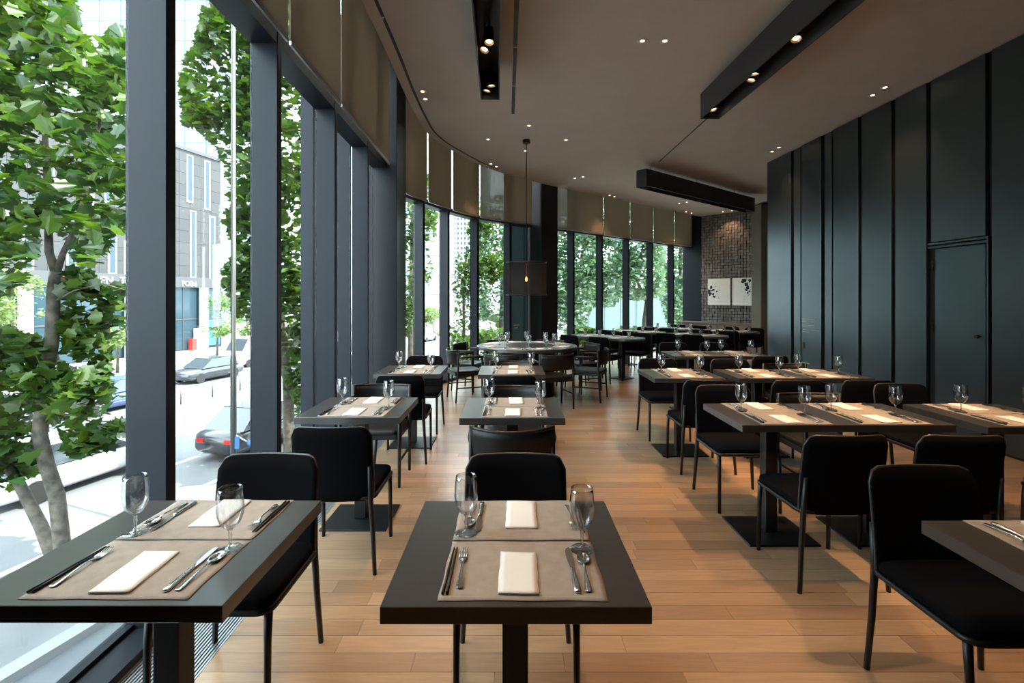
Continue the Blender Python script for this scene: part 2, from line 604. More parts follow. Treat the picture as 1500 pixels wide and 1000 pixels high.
def strip(line, z0, z1, thick=0.0):
    """vertical ribbon along a plan line, given thickness towards the room"""
    mb = MB()
    n = len(line)
    a = [Vector((p.x, p.y)) for p in line]
    b = offset(a, thick) if thick else None
    if not thick:
        vs = [(p.x, p.y, z0) for p in a] + [(p.x, p.y, z1) for p in a]
        return mb.add(vs, [(i, i + 1, n + i + 1, n + i) for i in range(n - 1)])
    vs = [(p.x, p.y, z0) for p in a] + [(p.x, p.y, z1) for p in a] + [(p.x, p.y, z0) for p in b] + [(p.x, p.y, z1) for p in b]
    fs = []
    for i in range(n - 1):
        fs += [(i, n + i, n + i + 1, i + 1), (2 * n + i, 2 * n + i + 1, 3 * n + i + 1, 3 * n + i),
               (n + i, 3 * n + i, 3 * n + i + 1, n + i + 1), (i, i + 1, 2 * n + i + 1, 2 * n + i)]
    fs += [(0, 2 * n, 3 * n, n), (n - 1, 2 * n - 1, 4 * n - 1, 3 * n - 1)]
    return mb.add(vs, fs)

def between(line, pa, pb):
    """the piece of a plan line between pixel columns pa and pb"""
    A, _ = on_line(line, pa)
    B, _ = on_line(line, pb)
    ka, kb = (pa - 750) / F, (pb - 750) / F
    mid = [p for p in line if ka < p.x / max(p.y, 1e-3) < kb]
    return [A] + mid + [B]

# ------------------------------------------------------------------ floor
SILLC = offset(GCS, 0.05)
WX0, WS = 4.874, -0.0252                   # right wall face: x = WX0 + WS * d
TA, TB = Vector((5.77, 14.84)), Vector((7.30, 13.09))     # stone tile wall in plan
def floor_left(d):
    if d < 7.17:
        return -1.22 + YAW * d
    for a, b in zip(SILLC, SILLC[1:]):
        if a.y <= d <= b.y:
            return a.x + (b.x - a.x) * (d - a.y) / max(b.y - a.y, 1e-6)
    return SILLC[-1].x
def floor_right(d):
    if d < 8.85:
        return WX0 + WS * d + 0.05
    return min(7.25, TA.x + (TA.y - d) * (TB.x - TA.x) / (TA.y - TB.y))

sub = MB().prism([(floor_left(d), d) for d in np.linspace(-2, 14.9, 60)] +
                 [(floor_right(d), d) for d in np.linspace(14.85, -2, 60)], -0.12, -0.018)
floor = structure(put(sub, 'floor', M['subfloor']), 'light oak plank floor of the dining room')
PW = 0.108
unit = MB().box(0, 1, 0, 1, -1, 0).mesh('plank', M['plank'])
cells = []
row = 0
d = -2.0
while d < 14.8:
    xl, xr = floor_left(d + 0.0), floor_right(d + PW)
    if xr - xl > 0.15:
        x = xl - random.uniform(0.0, 0.9)
        while x < xr:
            L = random.choice((0.62, 0.8, 0.95, 1.1, 1.3)) * random.uniform(0.92, 1.08)
            a, b = max(x, xl), min(x + L, xr)
            if b - a > 0.02:
                cells.append((a, b, d))
            x += L
    d += PW
    row += 1
def seen_size(c):
    a, b, y = c
    y = y + 0.05
    if y < 1.9:
        return 0.0
    k0, k1 = max(a / y, -1.05), min(b / y, 1.05)
    return max(0.0, k1 - k0) * F * F * PW * EYE / y ** 2
cells.sort(key=lambda c: -seen_size(c))
rest = MB()
for i, (a, b, y) in enumerate(cells):
    if i < 300:
        o = link('plank', unit, floor, (a + 0.0008, y + 0.0008, 0.0))
        o.scale = (b - a - 0.0016, PW - 0.0016, 0.017)
    else:
        rest.box(a + 0.0003, b - 0.0003, y + 0.0003, y + PW - 0.0003, -0.017, 0.0)
tag(put(rest, 'plank_field', M['plank_far'], floor), kind='stuff')

# convector grille set into the floor along the window wall
gr = MB()
gr.box(-1.515, -1.222, -2, 6.5, -0.03, -0.012)
gx = thing('floor_grille', 'slatted aluminium heating grille set in the floor along the windows', 'grille', (0, 0, 0), math.atan(-YAW))
put(MB().box(-1.515, -1.222, -2, 6.5, -0.05, -0.03), 'tray', M['slot'], gx)
sl_ = MB()
for k in range(20):
    x = -1.506 + k * 0.0147
    sl_.box(x, x + 0.0075, -2, 6.5, -0.028, -0.001)
tag(put(sl_, 'slat', M['grille'], gx), kind='stuff')
fr_ = MB().box(-1.517, -1.510, -2, 6.5, -0.03, 0.001).box(-1.227, -1.219, -2, 6.5, -0.03, 0.001)
put(fr_, 'frame', M['grille'], gx)

# ------------------------------------------------------------------ ceiling, pocket, upper storey
ceil_poly = [(p.x, p.y) for p in ECS] + [(5.9, 14.95), (9.0, 14.95), (9.0, -2.0)]
structure(put(MB().prism(ceil_poly, HC, HC + 0.05), 'ceiling', M['ceiling']), 'warm grey plaster ceiling with a curved edge')
structure(put(strip(ECS, HC + 0.05, 4.78, 0.04), 'trim_1', M['ceiling']), 'upright side of the blind pocket')
GALL = [R(XG, dd).to_2d() for dd in np.linspace(-2, 7.16, 8)] + GCS
roof_poly = [(p.x - 0.02, p.y) for p in GALL] + [(9.2, 15.5), (9.2, -2.2)]
structure(put(MB().prism(roof_poly, 4.79, 7.6), 'roof', M['wallpaint']), 'storey above the dining room')

# ------------------------------------------------------------------ window wall
ZS, ZH, ZT = 0.055, 3.26, 4.78
RZ = math.atan(-YAW)
DEP = 0.175
md = [1.13, 2.25, 3.355, 4.516, 5.64, 6.54]
nwin = 0
for i in range(len(md) - 1):
    d0, d1 = md[i], md[i + 1]
    nwin += 1
    wroot = link('window_%d' % nwin, None, None, (0, 0, 0), RZ)
    structure(wroot)
    mbm = MB().bevbox(XG - 0.01, XG + DEP, d0, d0 + 0.065, 0.03, ZT, 0.004)
    put(mbm, 'mullion', M['metal'], wroot)
    put(MB().box(XG - 0.006, XG + 0.006, d0 + 0.065, d1, ZS, ZH + 0.01), 'pane', M['pane'], wroot)
    put(MB().box(XG - 0.006, XG + 0.006, d0 + 0.065, d1, ZH + 0.08, ZT), 'upper_pane', M['pane'], wroot)
    put(MB().box(XG - 0.01, XG + DEP - 0.004, d0 + 0.065, d1, ZH, ZH + 0.085), 'transom', M['metal'], wroot)
    if d0 > 4:
        e = 0.11 if d0 < 5 else 0.2
        put(MB().box(XG - 0.03 - e, XG - 0.03, d0 + 0.01, d0 + 0.06, -0.2, ZT), 'fin', M['metal'], wroot)
structure(put(MB().box(XG - 0.1, XG + DEP, -2, 1.13, -0.05, ZT), 'wall_light_block', M['wallpaint'], None, (0, 0, 0), RZ), 'unseen dark wall added to block window light before the first window')  # out of view, added to keep window light off faces turned to the camera
sill = MB().box(XG - 0.02, -1.517, -2, 6.54, -0.05, 0.036).box(XG - 0.02, XG + 0.03, -2, 6.54, 0.036, ZS)
so = structure(put(sill, 'trim_2', M['metal'], None, (0, 0, 0), RZ), 'dark metal sill under the straight window wall')
pier = MB().bevbox(XG - 0.15, -1.363, 6.54, 7.17, -0.02, ZT, 0.006)
structure(put(pier, 'wall_pier', M['pier'], None, (0, 0, 0), RZ), 'black pier between the straight and the curved windows')

# curved windows
ZHC = 3.08
mull_px = [606, 644, 689, 738, 831, 873, 912, 947, 978, 1004]
def obox(P, t, a0, a1, n0, n1, z0, z1, mb=None):
    """box in the frame of the facade at P: a along it, n towards the room"""
    n = Vector((t.y, -t.x))
    mt = Matrix(((t.x, n.x, 0, P.x), (t.y, n.y, 0, P.y), (0, 0, 1, 0), (0, 0, 0, 1)))
    # frame (t, n, z) is left-handed: swap the order of n to keep faces outward
    mb = mb or MB()
    vs = [(a, b, c) for c in (z0, z1) for a, b in ((a0, n0), (a1, n0), (a1, n1), (a0, n1))]
    vs = [tuple(mt @ Vector(v)) for v in vs]
    return mb.add(vs, [(0, 1, 2, 3), (7, 6, 5, 4), (4, 5, 1, 0), (5, 6, 2, 1), (6, 7, 3, 2), (7, 4, 0, 3)])
edges = [('start', GCS[0])] + [(p, on_line(GCS, p)[0]) for p in mull_px]
colP, colT = on_line(GCS, 774)
colT = (on_line(GCS, 817)[0] - colP).normalized()
for i, px in enumerate([None] + mull_px):
    nwin += 1
    wroot = structure(link('window_%d' % nwin, None))
    if px is None:
        P, t = GCS[0], (GCS[1] - GCS[0]).normalized()
        seg = [p for p in GCS if p.y < on_line(GCS, 606)[0].y] + [on_line(GCS, 606)[0]]
        put(obox(P, t, -0.02, 0.065, -0.01, DEP, 0.03, ZT), 'mullion', M['metal'], wroot)
    else:
        P, t = on_line(GCS, px)
        put(obox(P, t, 0, 0.065, -0.01, DEP, 0.03, ZT), 'mullion', M['metal'], wroot)
        if px == 1004:
            continue
        nxt = mull_px[i] if i < len(mull_px) else None
        if px == 738:
            seg = between(GCS, 738, 772)
            put(strip(seg, ZS, ZHC + 0.02, 0.03), 'grey_panel', M['greypanel'], wroot)
            put(obox(*on_line(GCS, 766), 0, 0.012, 0.02, 0.04, ZS, ZHC), 'panel_seam', M['slot'], wroot)
            for k in range(2):
                put(obox(*on_line(GCS, 751), 0.0, 0.16 - 0.03 * k, 0.031, 0.033, 0.93 - 0.06 * k, 0.945 - 0.06 * k), 'lettering', M['letters'], wroot)
            put(strip(seg, ZHC, ZHC + 0.08, DEP), 'transom', M['metal'], wroot)
            nwin += 1
            wroot = structure(link('window_%d' % nwin, None))
            seg = between(GCS, 806, 831)
        else:
            seg = between(GCS, px, nxt)
    if len(seg) < 2:
        continue
    put(strip(seg, ZS, ZHC + 0.01, 0.012), 'pane', M['pane'], wroot)
    put(strip(seg, ZHC + 0.07, ZT, 0.012), 'upper_pane', M['pane'], wroot)
    put(strip(seg, ZHC, ZHC + 0.075, DEP - 0.006), 'transom', M['metal'], wroot)
structure(put(strip(offset(GCS, -0.03), -0.05, ZS, 0.15), 'trim_3', M['metal']), 'dark metal sill under the curved windows')
structure(put(obox(colP, colT, 0.0, 0.50, -0.1, 0.42, -0.02, 4.78), 'wall_column', M['pier']), 'black column between the two runs of curved windows')

# ------------------------------------------------------------------ roller blinds
def blind(line, zb, zt, label, m='blind', grp='roller blinds'):
    r = thing('roller_blind', label, 'blind', (0, 0, 0), 0, grp)
    put(strip(line, zb, zt, 0.004), 'fabric', M[m], r)
    c = offset(line, -0.006)
    put(strip(c, zb - 0.022, zb + 0.006, 0.016), 'bottom_rail', M['rail'], r)
    return r
XB, ZB = -1.42, 3.265
segs = [(-1.9, 0.03, 'over the seat behind the viewpoint'), (0.06, 1.13, 'second along the straight windows'), (1.16, 2.24, 'foremost above the front window table'),
        (2.27, 3.27, 'ending above the second mullion'), (3.31, 4.36, 'between the two light gaps of the straight windows'), (4.385, 6.3, 'wide, next to the black pier')]
for a, b, t in segs[2:]:
    blind([R(XB, x).to_2d() for x in np.linspace(a, b, 5)], ZB, 4.76, 'brown roller blind half drawn, ' + t)
BL = offset(GCS, 0.235)
cb = [(589, 625.2, 'first on the curve after the pier'), (627.5, 661, 'second on the curve after the pier'), (663.5, 700.5, 'third on the curve after the pier'),
      (703.5, 738, 'sheer one showing sky, on the curve'), (738.2, 779, 'behind the pendant cord, beside the black column'), (816.5, 831, 'narrow sheer strip beside the black column'),
      (831.3, 883, 'wide one after the black column'), (884.8, 922, 'second after the black column'), (923.6, 956, 'third after the black column'),
      (957.5, 987, 'fourth after the black column'), (988.2, 1014, 'last one before the stone tile wall')]
for a, b, t in cb:
    try:
        ln = between(BL, a, b)
    except ValueError:
        print('blind off line', a, b)
        continue
    blind(ln, 3.125, 4.76, 'brown roller blind, ' + t, 'blind_sheer' if 'sheer' in t else 'blind')

# ------------------------------------------------------------------ walls
wr = link('wall_right', MB().box(0.05, 0.25, -2, 8.85, -0.02, HC).mesh('wall_right', M['recess']), None, (WX0, 0, 0), -math.atan(WS))
structure(wr, 'dark steel panelled wall')
seams = [-2, -1.2, -0.5, 0.2, 0.9, 1.6, 2.3, 3.0, 3.6, 4.2, 4.87, 5.55, 6.05, 6.61, 7.17, 7.38, 7.92, 8.15, 8.87]
for a, b in zip(seams, seams[1:]):
    g = 0.032
    if abs(a - 4.87) < 0.01:
        put(MB().bevbox(0, 0.05, a + g, b - g, 2.155, 3.985, 0.003), 'panel', M['panel'], wr)
        continue
    rec = 0.018 if b - a < 0.3 else 0.0
    put(MB().bevbox(rec, 0.05, a + g, b - (g if b < 8.8 else 0.0), 0.03, 3.985, 0.003), 'panel', M['panel'], wr)
put(MB().box(0.02, 0.05, -2, 8.85, -0.01, 0.028), 'skirting', M['recess'], wr)
put(MB().box(0.0, 0.28, 8.85, 8.89, 0.0, 3.99), 'end_trim', M['pier'], wr)
# door in the panelled wall
dr = structure(link('door_1', None, None, (WX0, 0, 0), -math.atan(WS)), 'flush dark steel door in the panelled wall')
put(MB().bevbox(0.004, 0.05, 4.905, 5.475, 0.02, 2.075, 0.004), 'leaf', M['door'], dr)
put(MB().box(-0.004, 0.05, 4.868, 5.555, 2.085, 2.105).box(-0.003, 0.05, 4.868, 5.555, 2.125, 2.145).box(-0.004, 0.05, 4.868, 4.885, 0.0, 2.145), 'frame', M['door'], dr)
kn = MB().tube([(0.006, 4.955, 1.135), (-0.02, 4.955, 1.135), (-0.022, 4.955, 1.135), (-0.045, 4.955, 1.135)], [0.009, 0.009, 0.021, 0.018], 14)
tag(put(kn, 'knob', M['iron'], dr), 'round black door knob')
for z in (0.25, 1.14, 1.83):
    put(MB().tube([(-0.002, 5.492, z), (-0.002, 5.492, z + 0.11)], 0.012, 8), 'hinge', M['iron'], dr)
# flush pull and small lettering on the service door panel
sd = structure(link('door_2', None, None, (WX0, 0, 0), -math.atan(WS)), 'service door panel with small pale lettering')
put(MB().box(-0.003, 0.002, 7.80, 7.84, 0.72, 0.82), 'flush_pull', M['recess'], sd)
def text_mesh(txt, size, m, ext=0.001):
    c = bpy.data.curves.new('lettering', 'FONT')
    c.body = txt
    c.size = size
    c.extrude = ext
    o = bpy.data.objects.new('lettering_curve', c)
    COL.objects.link(o)
    dg = bpy.context.evaluated_depsgraph_get()
    me = bpy.data.meshes.new_from_object(o.evaluated_get(dg))
    me.name = 'lettering'
    me.materials.clear()
    me.materials.append(m)
    bpy.data.objects.remove(o)
    return me
def wall_bars(rows):
    """rows of small pale marks too fine to read, on the service door"""
    mb = MB()
    for y1, ln, z, h in rows:
        y = y1
        while y > y1 - ln:
            wd = random.uniform(0.008, 0.02)
            mb.box(-0.0015, 0.0, y - wd, y, z, z + h)
            y -= wd + 0.008
    return mb
lt = put(wall_bars([(7.86, 0.28, 1.18, 0.018), (7.86, 0.09, 1.145, 0.018), (7.86, 0.30, 1.09, 0.008), (7.86, 0.20, 1.065, 0.008), (7.84, 0.40, 1.02, 0.008),
                    (7.86, 0.18, 0.985, 0.008), (7.86, 0.18, 0.485, 0.016), (7.86, 0.1, 0.445, 0.016)]), 'lettering', M['letters'], sd)
tag(lt, 'small pale lettering', kind='stuff')

structure(put(MB().box(-2.2, 5.4, -2.3, -2.0, -0.1, 4.8), 'wall_back', M['wallpaint']), 'wall behind the viewpoint')
structure(put(MB().box(7.25, 7.5, 8.9, 13.2, -0.1, 4.8).box(5.0, 7.5, 8.7, 8.92, -0.1, 4.8), 'wall_side', M['cabinet']), 'side wall of the rear dining area')

# stone tile wall
tdir = (TB - TA).normalized()
def tbox(mb, a0, a1, n0, n1, z0, z1):
    return obox(TA, tdir, a0, a1, n0, n1, z0, z1, mb)
tl = (TB - TA).length
tw = structure(put(tbox(MB(), -0.02, tl, -0.2, 0.0, -0.1, 4.6), 'wall_tile', M['recess']), 'wall of rough square stone tiles')
tm = MB()
z = 0.80
while z < 3.99:
    h = 0.084
    a = 0.0
    while a < tl:
        wd = 0.084
        a0, a1 = max(a, 0.0), min(a + wd, tl)
        if a1 - a0 > 0.02:
            tbox(tm, a0 + random.uniform(0.002, 0.009), a1 - random.uniform(0.002, 0.009), 0.0, random.choice((0.010, 0.018, 0.026, 0.036)), z + random.uniform(0.002, 0.009), min(z + h, 4.0) - random.uniform(0.002, 0.009))
        a += wd
    z += h
tag(put(tm, 'tile', M['tile'], tw), kind='stuff')
ed = structure(put(MB().add([(5.42, 15.5, -0.1), (5.77, 14.84, -0.1), (5.95, 15.0, -0.1), (5.7, 15.6, -0.1), (5.42, 15.5, 4.7), (5.77, 14.84, 4.7), (5.95, 15.0, 4.7), (5.7, 15.6, 4.7)],
                            [(0, 1, 5, 4), (1, 2, 6, 5), (2, 3, 7, 6), (3, 0, 4, 7), (4, 5, 6, 7)]), 'wall_end', M['metal']), 'dark blue-grey metal wall end beside the last window')
# low counter in front of the tile wall
ct = thing('low_counter', 'long low cabinet with a pale ledge along the stone tile wall', 'counter')
put(tbox(MB(), -0.45, 1.74, 0.05, 0.36, 0.0, 0.77), 'body', M['counter'], ct)
put(tbox(MB(), -0.5, 1.75, 0.05, 0.40, 0.775, 0.815), 'ledge', M['counter'], ct)
for k in range(4):
    put(tbox(MB(), -0.44 + k * 0.55, 0.10 + k * 0.55, 0.361, 0.375, 0.03, 0.76), 'door', M['counter'], ct)
# tall cabinet past the end of the panelled wall
tc_ = thing('tall_cabinet', 'tall brown cabinet wall unit beside the ink pictures', 'cabinet')
put(MB().box(6.43, 7.06, 12.62, 13.1, 0.0, 3.96), 'body', M['cabinet'], tc_)
put(MB().box(6.435, 6.83, 12.60, 12.62, 0.03, 2.33).box(6.84, 7.05, 12.60, 12.62, 0.03, 2.33), 'door', M['cabinet'], tc_)
put(MB().box(6.435, 6.83, 12.60, 12.62, 2.345, 3.94).box(6.84, 7.05, 12.60, 12.62, 2.345, 3.94), 'upper_door', M['cabinet'], tc_)

# ink pictures on the tile wall
def picture(a0, a1, label, blots):
    p = thing('canvas_picture', label, 'picture', (0, 0, 0), 0, 'ink pictures')
    put(tbox(MB(), a0, a1, 0.047, 0.085, 1.31, 2.095), 'canvas', M['canvas'], p)
    mb = MB()
    n3 = Vector((tdir.y, -tdir.x, 0))
    t3 = Vector((tdir.x, tdir.y, 0))
    o3 = Vector((TA.x, TA.y, 0)) + n3 * 0.0865
    for u, v, r in blots:
        k = 9
        pts = []
        for j in range(k):
            an = 2 * PI * j / k
            rr = r * random.uniform(0.45, 1.25)
            uu = min(max(u + rr * math.cos(an), 0.005), 0.995)
            vv = min(max(v + rr * 0.85 * math.sin(an), 0.005), 0.995)
            pts.append(o3 + t3 * (a0 + (a1 - a0) * uu) + Vector((0, 0, 1.31 + 0.785 * vv)))
        mb.add(pts, [tuple(range(k))])
    tag(put(mb, 'ink_splash', M['ink'], p), 'black ink splashes', kind='stuff')
b1 = [(0.05, 0.52, 0.11), (0.10, 0.42, 0.10), (0.15, 0.68, 0.08), (0.27, 0.58, 0.07), (0.24, 0.42, 0.08), (0.28, 0.33, 0.06), (0.42, 0.52, 0.05), (0.20, 0.55, 0.05)]
b1 += [(random.uniform(0.1, 0.55), random.uniform(0.2, 0.85), random.uniform(0.008, 0.022)) for _ in range(26)]
b2 = [(0.55, 0.90, 0.12), (0.62, 0.78, 0.10), (0.78, 0.88, 0.09), (0.70, 0.65, 0.08), (0.62, 0.58, 0.07), (0.76, 0.52, 0.06), (0.68, 0.46, 0.05), (0.45, 0.86, 0.06)]
b2 += [(random.uniform(0.4, 0.95), random.uniform(0.25, 0.95), random.uniform(0.008, 0.02)) for _ in range(26)]
b2 += [(0.5, 0.02 + 0.06 * k, 0.008) for k in range(9)]
picture(0.235, 0.905, 'white canvas with black ink splash at its window-side edge', b1)
picture(0.968, 1.60, 'white canvas with black ink dripping from its top edge', b2)

# ------------------------------------------------------------------ chairs
def bent_panel(hw, z0, z1, r, thick, bend, nx=14, nz=8, r0=None, pad=0.0):
    """upright panel, rounded upper (and lower) corners, bend(x, z) -> (x, y, z) of its middle; returns MB and its outline"""
    r0 = r if r0 is None else r0
    def lim(x, rr):
        e = abs(x) - (hw - rr)
        return 0 if e <= 0 or rr <= 0 else rr - math.sqrt(max(rr * rr - e * e, 0))
    xs = []
    for i in range(nx + 1):
        u = -1 + 2 * i / nx
        xs.append(hw * math.sin(u * PI / 2) * 0.35 + hw * u * 0.65)
    vs, fs = [], []
    for s in (1, -1):
        for i, x in enumerate(xs):
            zt, zb = z1 - lim(x, r), z0 + lim(x, r0)
            for j in range(nz + 1):
                z = zb + (zt - zb) * j / nz
                X, Y, Z = bend(x, z)
                edge = min(1.0, min(hw - abs(x), z1 - z, z - z0) / 0.05 + 0.35) if pad else 1.0
                vs.append((X, Y + s * (thick / 2 + pad * edge), Z))
    n = (nx + 1) * (nz + 1)
    for i in range(nx):
        for j in range(nz):
            a, b = i * (nz + 1) + j, (i + 1) * (nz + 1) + j
            fs.append((a, a + 1, b + 1, b))
            fs.append((n + a, n + b, n + b + 1, n + a + 1))
    rim = [i * (nz + 1) for i in range(nx + 1)] + [nx * (nz + 1) + j for j in range(1, nz + 1)] + \
          [i * (nz + 1) + nz for i in range(nx - 1, -1, -1)] + [j for j in range(nz - 1, 0, -1)]
    for k in range(len(rim)):
        a, b = rim[k], rim[(k + 1) % len(rim)]
        fs.append((a, b, n + b, n + a))
    mb = MB()
    mb.add(vs, fs, True)
    outline = [tuple((Vector(vs[i]) + Vector(vs[n + i])) / 2) for i in rim]
    return mb, outline

def slab(hw, y0, y1, z0, z1, r, dome=0.0, n=6):
    """horizontal cushion with rounded corners and a slightly domed top"""
    ring = []
    for cx, cy0, a0 in ((hw - r, y1 - r, 0), (-hw + r, y1 - r, PI / 2), (-hw + r, y0 + r, PI), (hw - r, y0 + r, 1.5 * PI)):
        for k in range(n + 1):
            a = a0 + PI / 2 * k / n
            ring.append((cx + r * math.cos(a), cy0 + r * math.sin(a)))
    m = len(ring)
    cy0 = (y0 + y1) / 2
    vs = []
    for sc, z in ((0.985, z0), (1.0, z0 + (z1 - z0) * 0.3), (1.0, z1 - (z1 - z0) * 0.25), (0.965, z1), (0.6, z1 + dome * 0.8), (0.2, z1 + dome)):
        vs += [(x * sc, cy0 + (y - cy0) * sc, z) for x, y in ring]
    fs = [tuple(range(m - 1, -1, -1))]
    for k in range(5):
        fs += [(k * m + i, k * m + (i + 1) % m, (k + 1) * m + (i + 1) % m, (k + 1) * m + i) for i in range(m)]
    fs.append(tuple(range(5 * m, 6 * m)))
    return MB().add(vs, fs, True), ring

def build_side_chair():
    hw = 0.222
    def bend(x, z):
        k = (z - 0.40) / 0.42
        return (x * (1 - 0.02 * k), -0.212 - 0.05 * k ** 1.4 + 0.032 * (x / hw) ** 2, z)
    back, rim = bent_panel(hw, 0.405, 0.822, 0.055, 0.022, bend, r0=0.02, pad=0.006)
    pipe = MB().tube(rim + rim[:2], 0.0065, 6, cap=False)
    seat, ring = slab(0.224, -0.20, 0.232, 0.425, 0.462, 0.045, 0.012)
    fr = MB().tube([(x, y, 0.417) for x, y in ring] + [(ring[0][0], ring[0][1], 0.417)], 0.0125, 6, cap=False)
    lg = []
    for s in (-1, 1):
        lg.append(MB().tube([(s * 0.212, 0.205, 0.42), (s * 0.214, 0.215, 0.30), (s * 0.216, 0.222, 0.0)], [0.0155, 0.013, 0.0115], 8).mesh('leg', M['iron']))
        lg.append(MB().tube([(s * 0.208, -0.222, 0.60), (s * 0.210, -0.205, 0.42), (s * 0.222, -0.205, 0.22), (s * 0.236, -0.215, 0.0)], [0.010, 0.015, 0.0135, 0.0115], 8).mesh('leg', M['iron']))
    parts = [('seat', seat.mesh('seat', M['fabric']), [('seat_frame', fr.mesh('seat_frame', M['iron']))]),
             ('backrest', back.mesh('backrest', M['fabric']), [('piping', pipe.mesh('piping', M['piping']))])]
    parts += [('leg', l, []) for l in lg]
    return Proto('dining_chair', 'chair', parts)

def build_armchair():
    hw = 0.245
    def bend(x, z):
        k = (z - 0.55) / 0.2
        return (x, -0.235 - 0.025 * k + 0.085 * (x / hw) ** 2, z + 0.012 * (x / hw) ** 2 * k)
    back, rim = bent_panel(hw, 0.545, 0.745, 0.012, 0.018, bend, nx=16, nz=4, r0=0.012)
    rail = [bend(hw * u, 0.745) for u in np.linspace(-1, 1, 15)]
    top = MB().tube(rail, 0.011, 8)
    seat, ring = slab(0.232, -0.20, 0.235, 0.425, 0.455, 0.05, 0.008)
    srail = MB()
    for s in (-1, 1):
        srail.box(s * 0.228 - 0.011, s * 0.228 + 0.011, -0.19, 0.20, 0.385, 0.425)
    srail.box(-0.217, 0.217, -0.20, -0.18, 0.385, 0.425).box(-0.217, 0.217, 0.195, 0.215, 0.385, 0.425)
    lg, arms, st = [], [], []
    for s in (-1, 1):
        lg.append(MB().tube([(s * 0.243, 0.205, 0.655), (s * 0.241, 0.205, 0.40), (s * 0.24, 0.212, 0.0)], [0.014, 0.017, 0.012], 10).mesh('leg', M['blackwood']))
        lg.append(MB().tube([(s * 0.246, -0.158, 0.765), (s * 0.244, -0.165, 0.45), (s * 0.238, -0.195, 0.0)], [0.013, 0.017, 0.012], 10).mesh('leg', M['blackwood']))
        arms.append(MB().tube([(s * 0.246, -0.162, 0.655), (s * 0.262, -0.05, 0.662), (s * 0.264, 0.10, 0.662), (s * 0.246, 0.225, 0.658)], [0.012, 0.016, 0.017, 0.015], 8).mesh('armrest', M['blackwood']))
        st.append(MB().tube([(s * 0.241, 0.205, 0.21), (s * 0.241, -0.18, 0.21)], 0.010, 8).mesh('stretcher', M['blackwood']))
    parts = [('seat', seat.mesh('seat', M['leather']), [('seat_rail', srail.mesh('seat_rail', M['blackwood']))]),
             ('backrest', back.mesh('backrest', M['leather']), [('top_rail', top.mesh('top_rail', M['blackwood']))])]
    parts += [('leg', l, []) for l in lg] + [('armrest', a, []) for a in arms] + [('stretcher', a, []) for a in st]
    return Proto('armchair', 'chair', parts)

CHAIR, ARMC = build_side_chair(), build_armchair()
GN, GF, GA = 'black upholstered side chairs', 'black upholstered side chairs', 'black wooden armchairs'
def side(x, y, rot, label):
    CHAIR.place('black upholstered chair ' + label, (x, y, 0), rot, GN)
def arm(x, y, rot, label):
    ARMC.place('black wooden armchair with curved back ' + label, (x, y, 0), rot, GA)
FAR = PI
side(-1.085, 1.955, FAR, 'facing out behind the front window table')
side(-0.995, 2.915, 0, 'with its back to us at the middle window table')
side(-1.03, 4.70, 0.02, 'with its back to us at the rear window table')
side(-1.06, 5.70, FAR, 'on the far side of the rear window table')
side(0.016, 1.955, FAR, 'facing out behind the front centre table')
side(0.01, 4.675, 0, 'with its back to us at the rear centre table')
side(1.70, 1.80, FAR, 'in front of the table cut off by the frame')
side(1.72, 2.75, 0.03, 'with its back to us, aisle end of the front long table')
side(2.33, 2.75, -0.03, 'with its back to us, wall end of the front long table')
side(3.28, 2.71, 0, 'partly cut off by the frame, near side of the small wall table')
side(1.69, 3.69, FAR, 'on the far side of the front long table, aisle end')
side(3.17, 3.76, FAR, 'on the far side of the small wall table')
side(1.70, 4.44, 0, 'with its back to us at the small second-row table')
side(1.685, 5.43, FAR, 'on the far side of the small second-row table')
side(2.46, 4.43, 0, 'with its back to us, aisle end of the second long table')
side(3.06, 4.43, 0, 'with its back to us, wall end of the second long table')
side(2.49, 5.36, FAR, 'on the far side of the second long table')
side(2.50, 6.16, 0, 'with its back to us, aisle end of the third long table')
side(3.14, 6.16, 0, 'with its back to us, wall end of the third long table')
side(2.52, 7.42, FAR, 'on the far side of the third long table, aisle end')
side(3.16, 7.42, FAR, 'on the far side of the third long table, wall end')
arm(-1.15, 4.15, FAR, 'on the far side of the middle window table')
arm(0.0, 3.09, 0, 'with its back to us at the middle centre table')
arm(0.0, 4.08, FAR, 'on the far side of the middle centre table')
arm(-0.02, 5.76, FAR, 'on the far side of the rear centre table')
arm(2.37, 3.74, FAR, 'behind the front long table, wall end')
arm(3.16, 5.50, FAR, 'on the far side of the second long table')

# ------------------------------------------------------------------ tables
KT = 0.957
ZTAB = 0.774
def table_parts(wd, dp, posts, plate=(0.44, 0.40)):
    wd, dp, posts = wd * KT, dp * KT, [p * KT for p in posts]
    parts = [('tabletop', MB().bevbox(-wd / 2, wd / 2, -dp / 2, dp / 2, ZTAB - 0.043, ZTAB, 0.0015).mesh('tabletop', M['table']), [])]
    for x in posts:
        parts.append(('post', MB().bevbox(x - 0.039, x + 0.039, -0.039, 0.039, 0.012, ZTAB - 0.043, 0.003).mesh('post', M['iron']), []))
        parts.append(('base_plate', MB().bevbox(x - plate[0] / 2, x + plate[0] / 2, -plate[1] / 2, plate[1] / 2, 0.0, 0.012, 0.002).mesh('base_plate', M['iron']), []))
    return parts
SMALL = Proto('square_table', 'table', table_parts(0.697, 0.652, [0.0]))
LONG = Proto('long_table', 'table', table_parts(1.33, 0.62, [-0.34, 0.34]))
TABLES = []      # (x centre, y front, width, depth, phrase)
def small(x, yf, phrase):
    SMALL.place('dark square pedestal table, ' + phrase[0], (x * KT, (yf + 0.326) * KT, 0), 0, 'small pedestal tables')
    TABLES.append((x, yf, [0.02], phrase[1]))
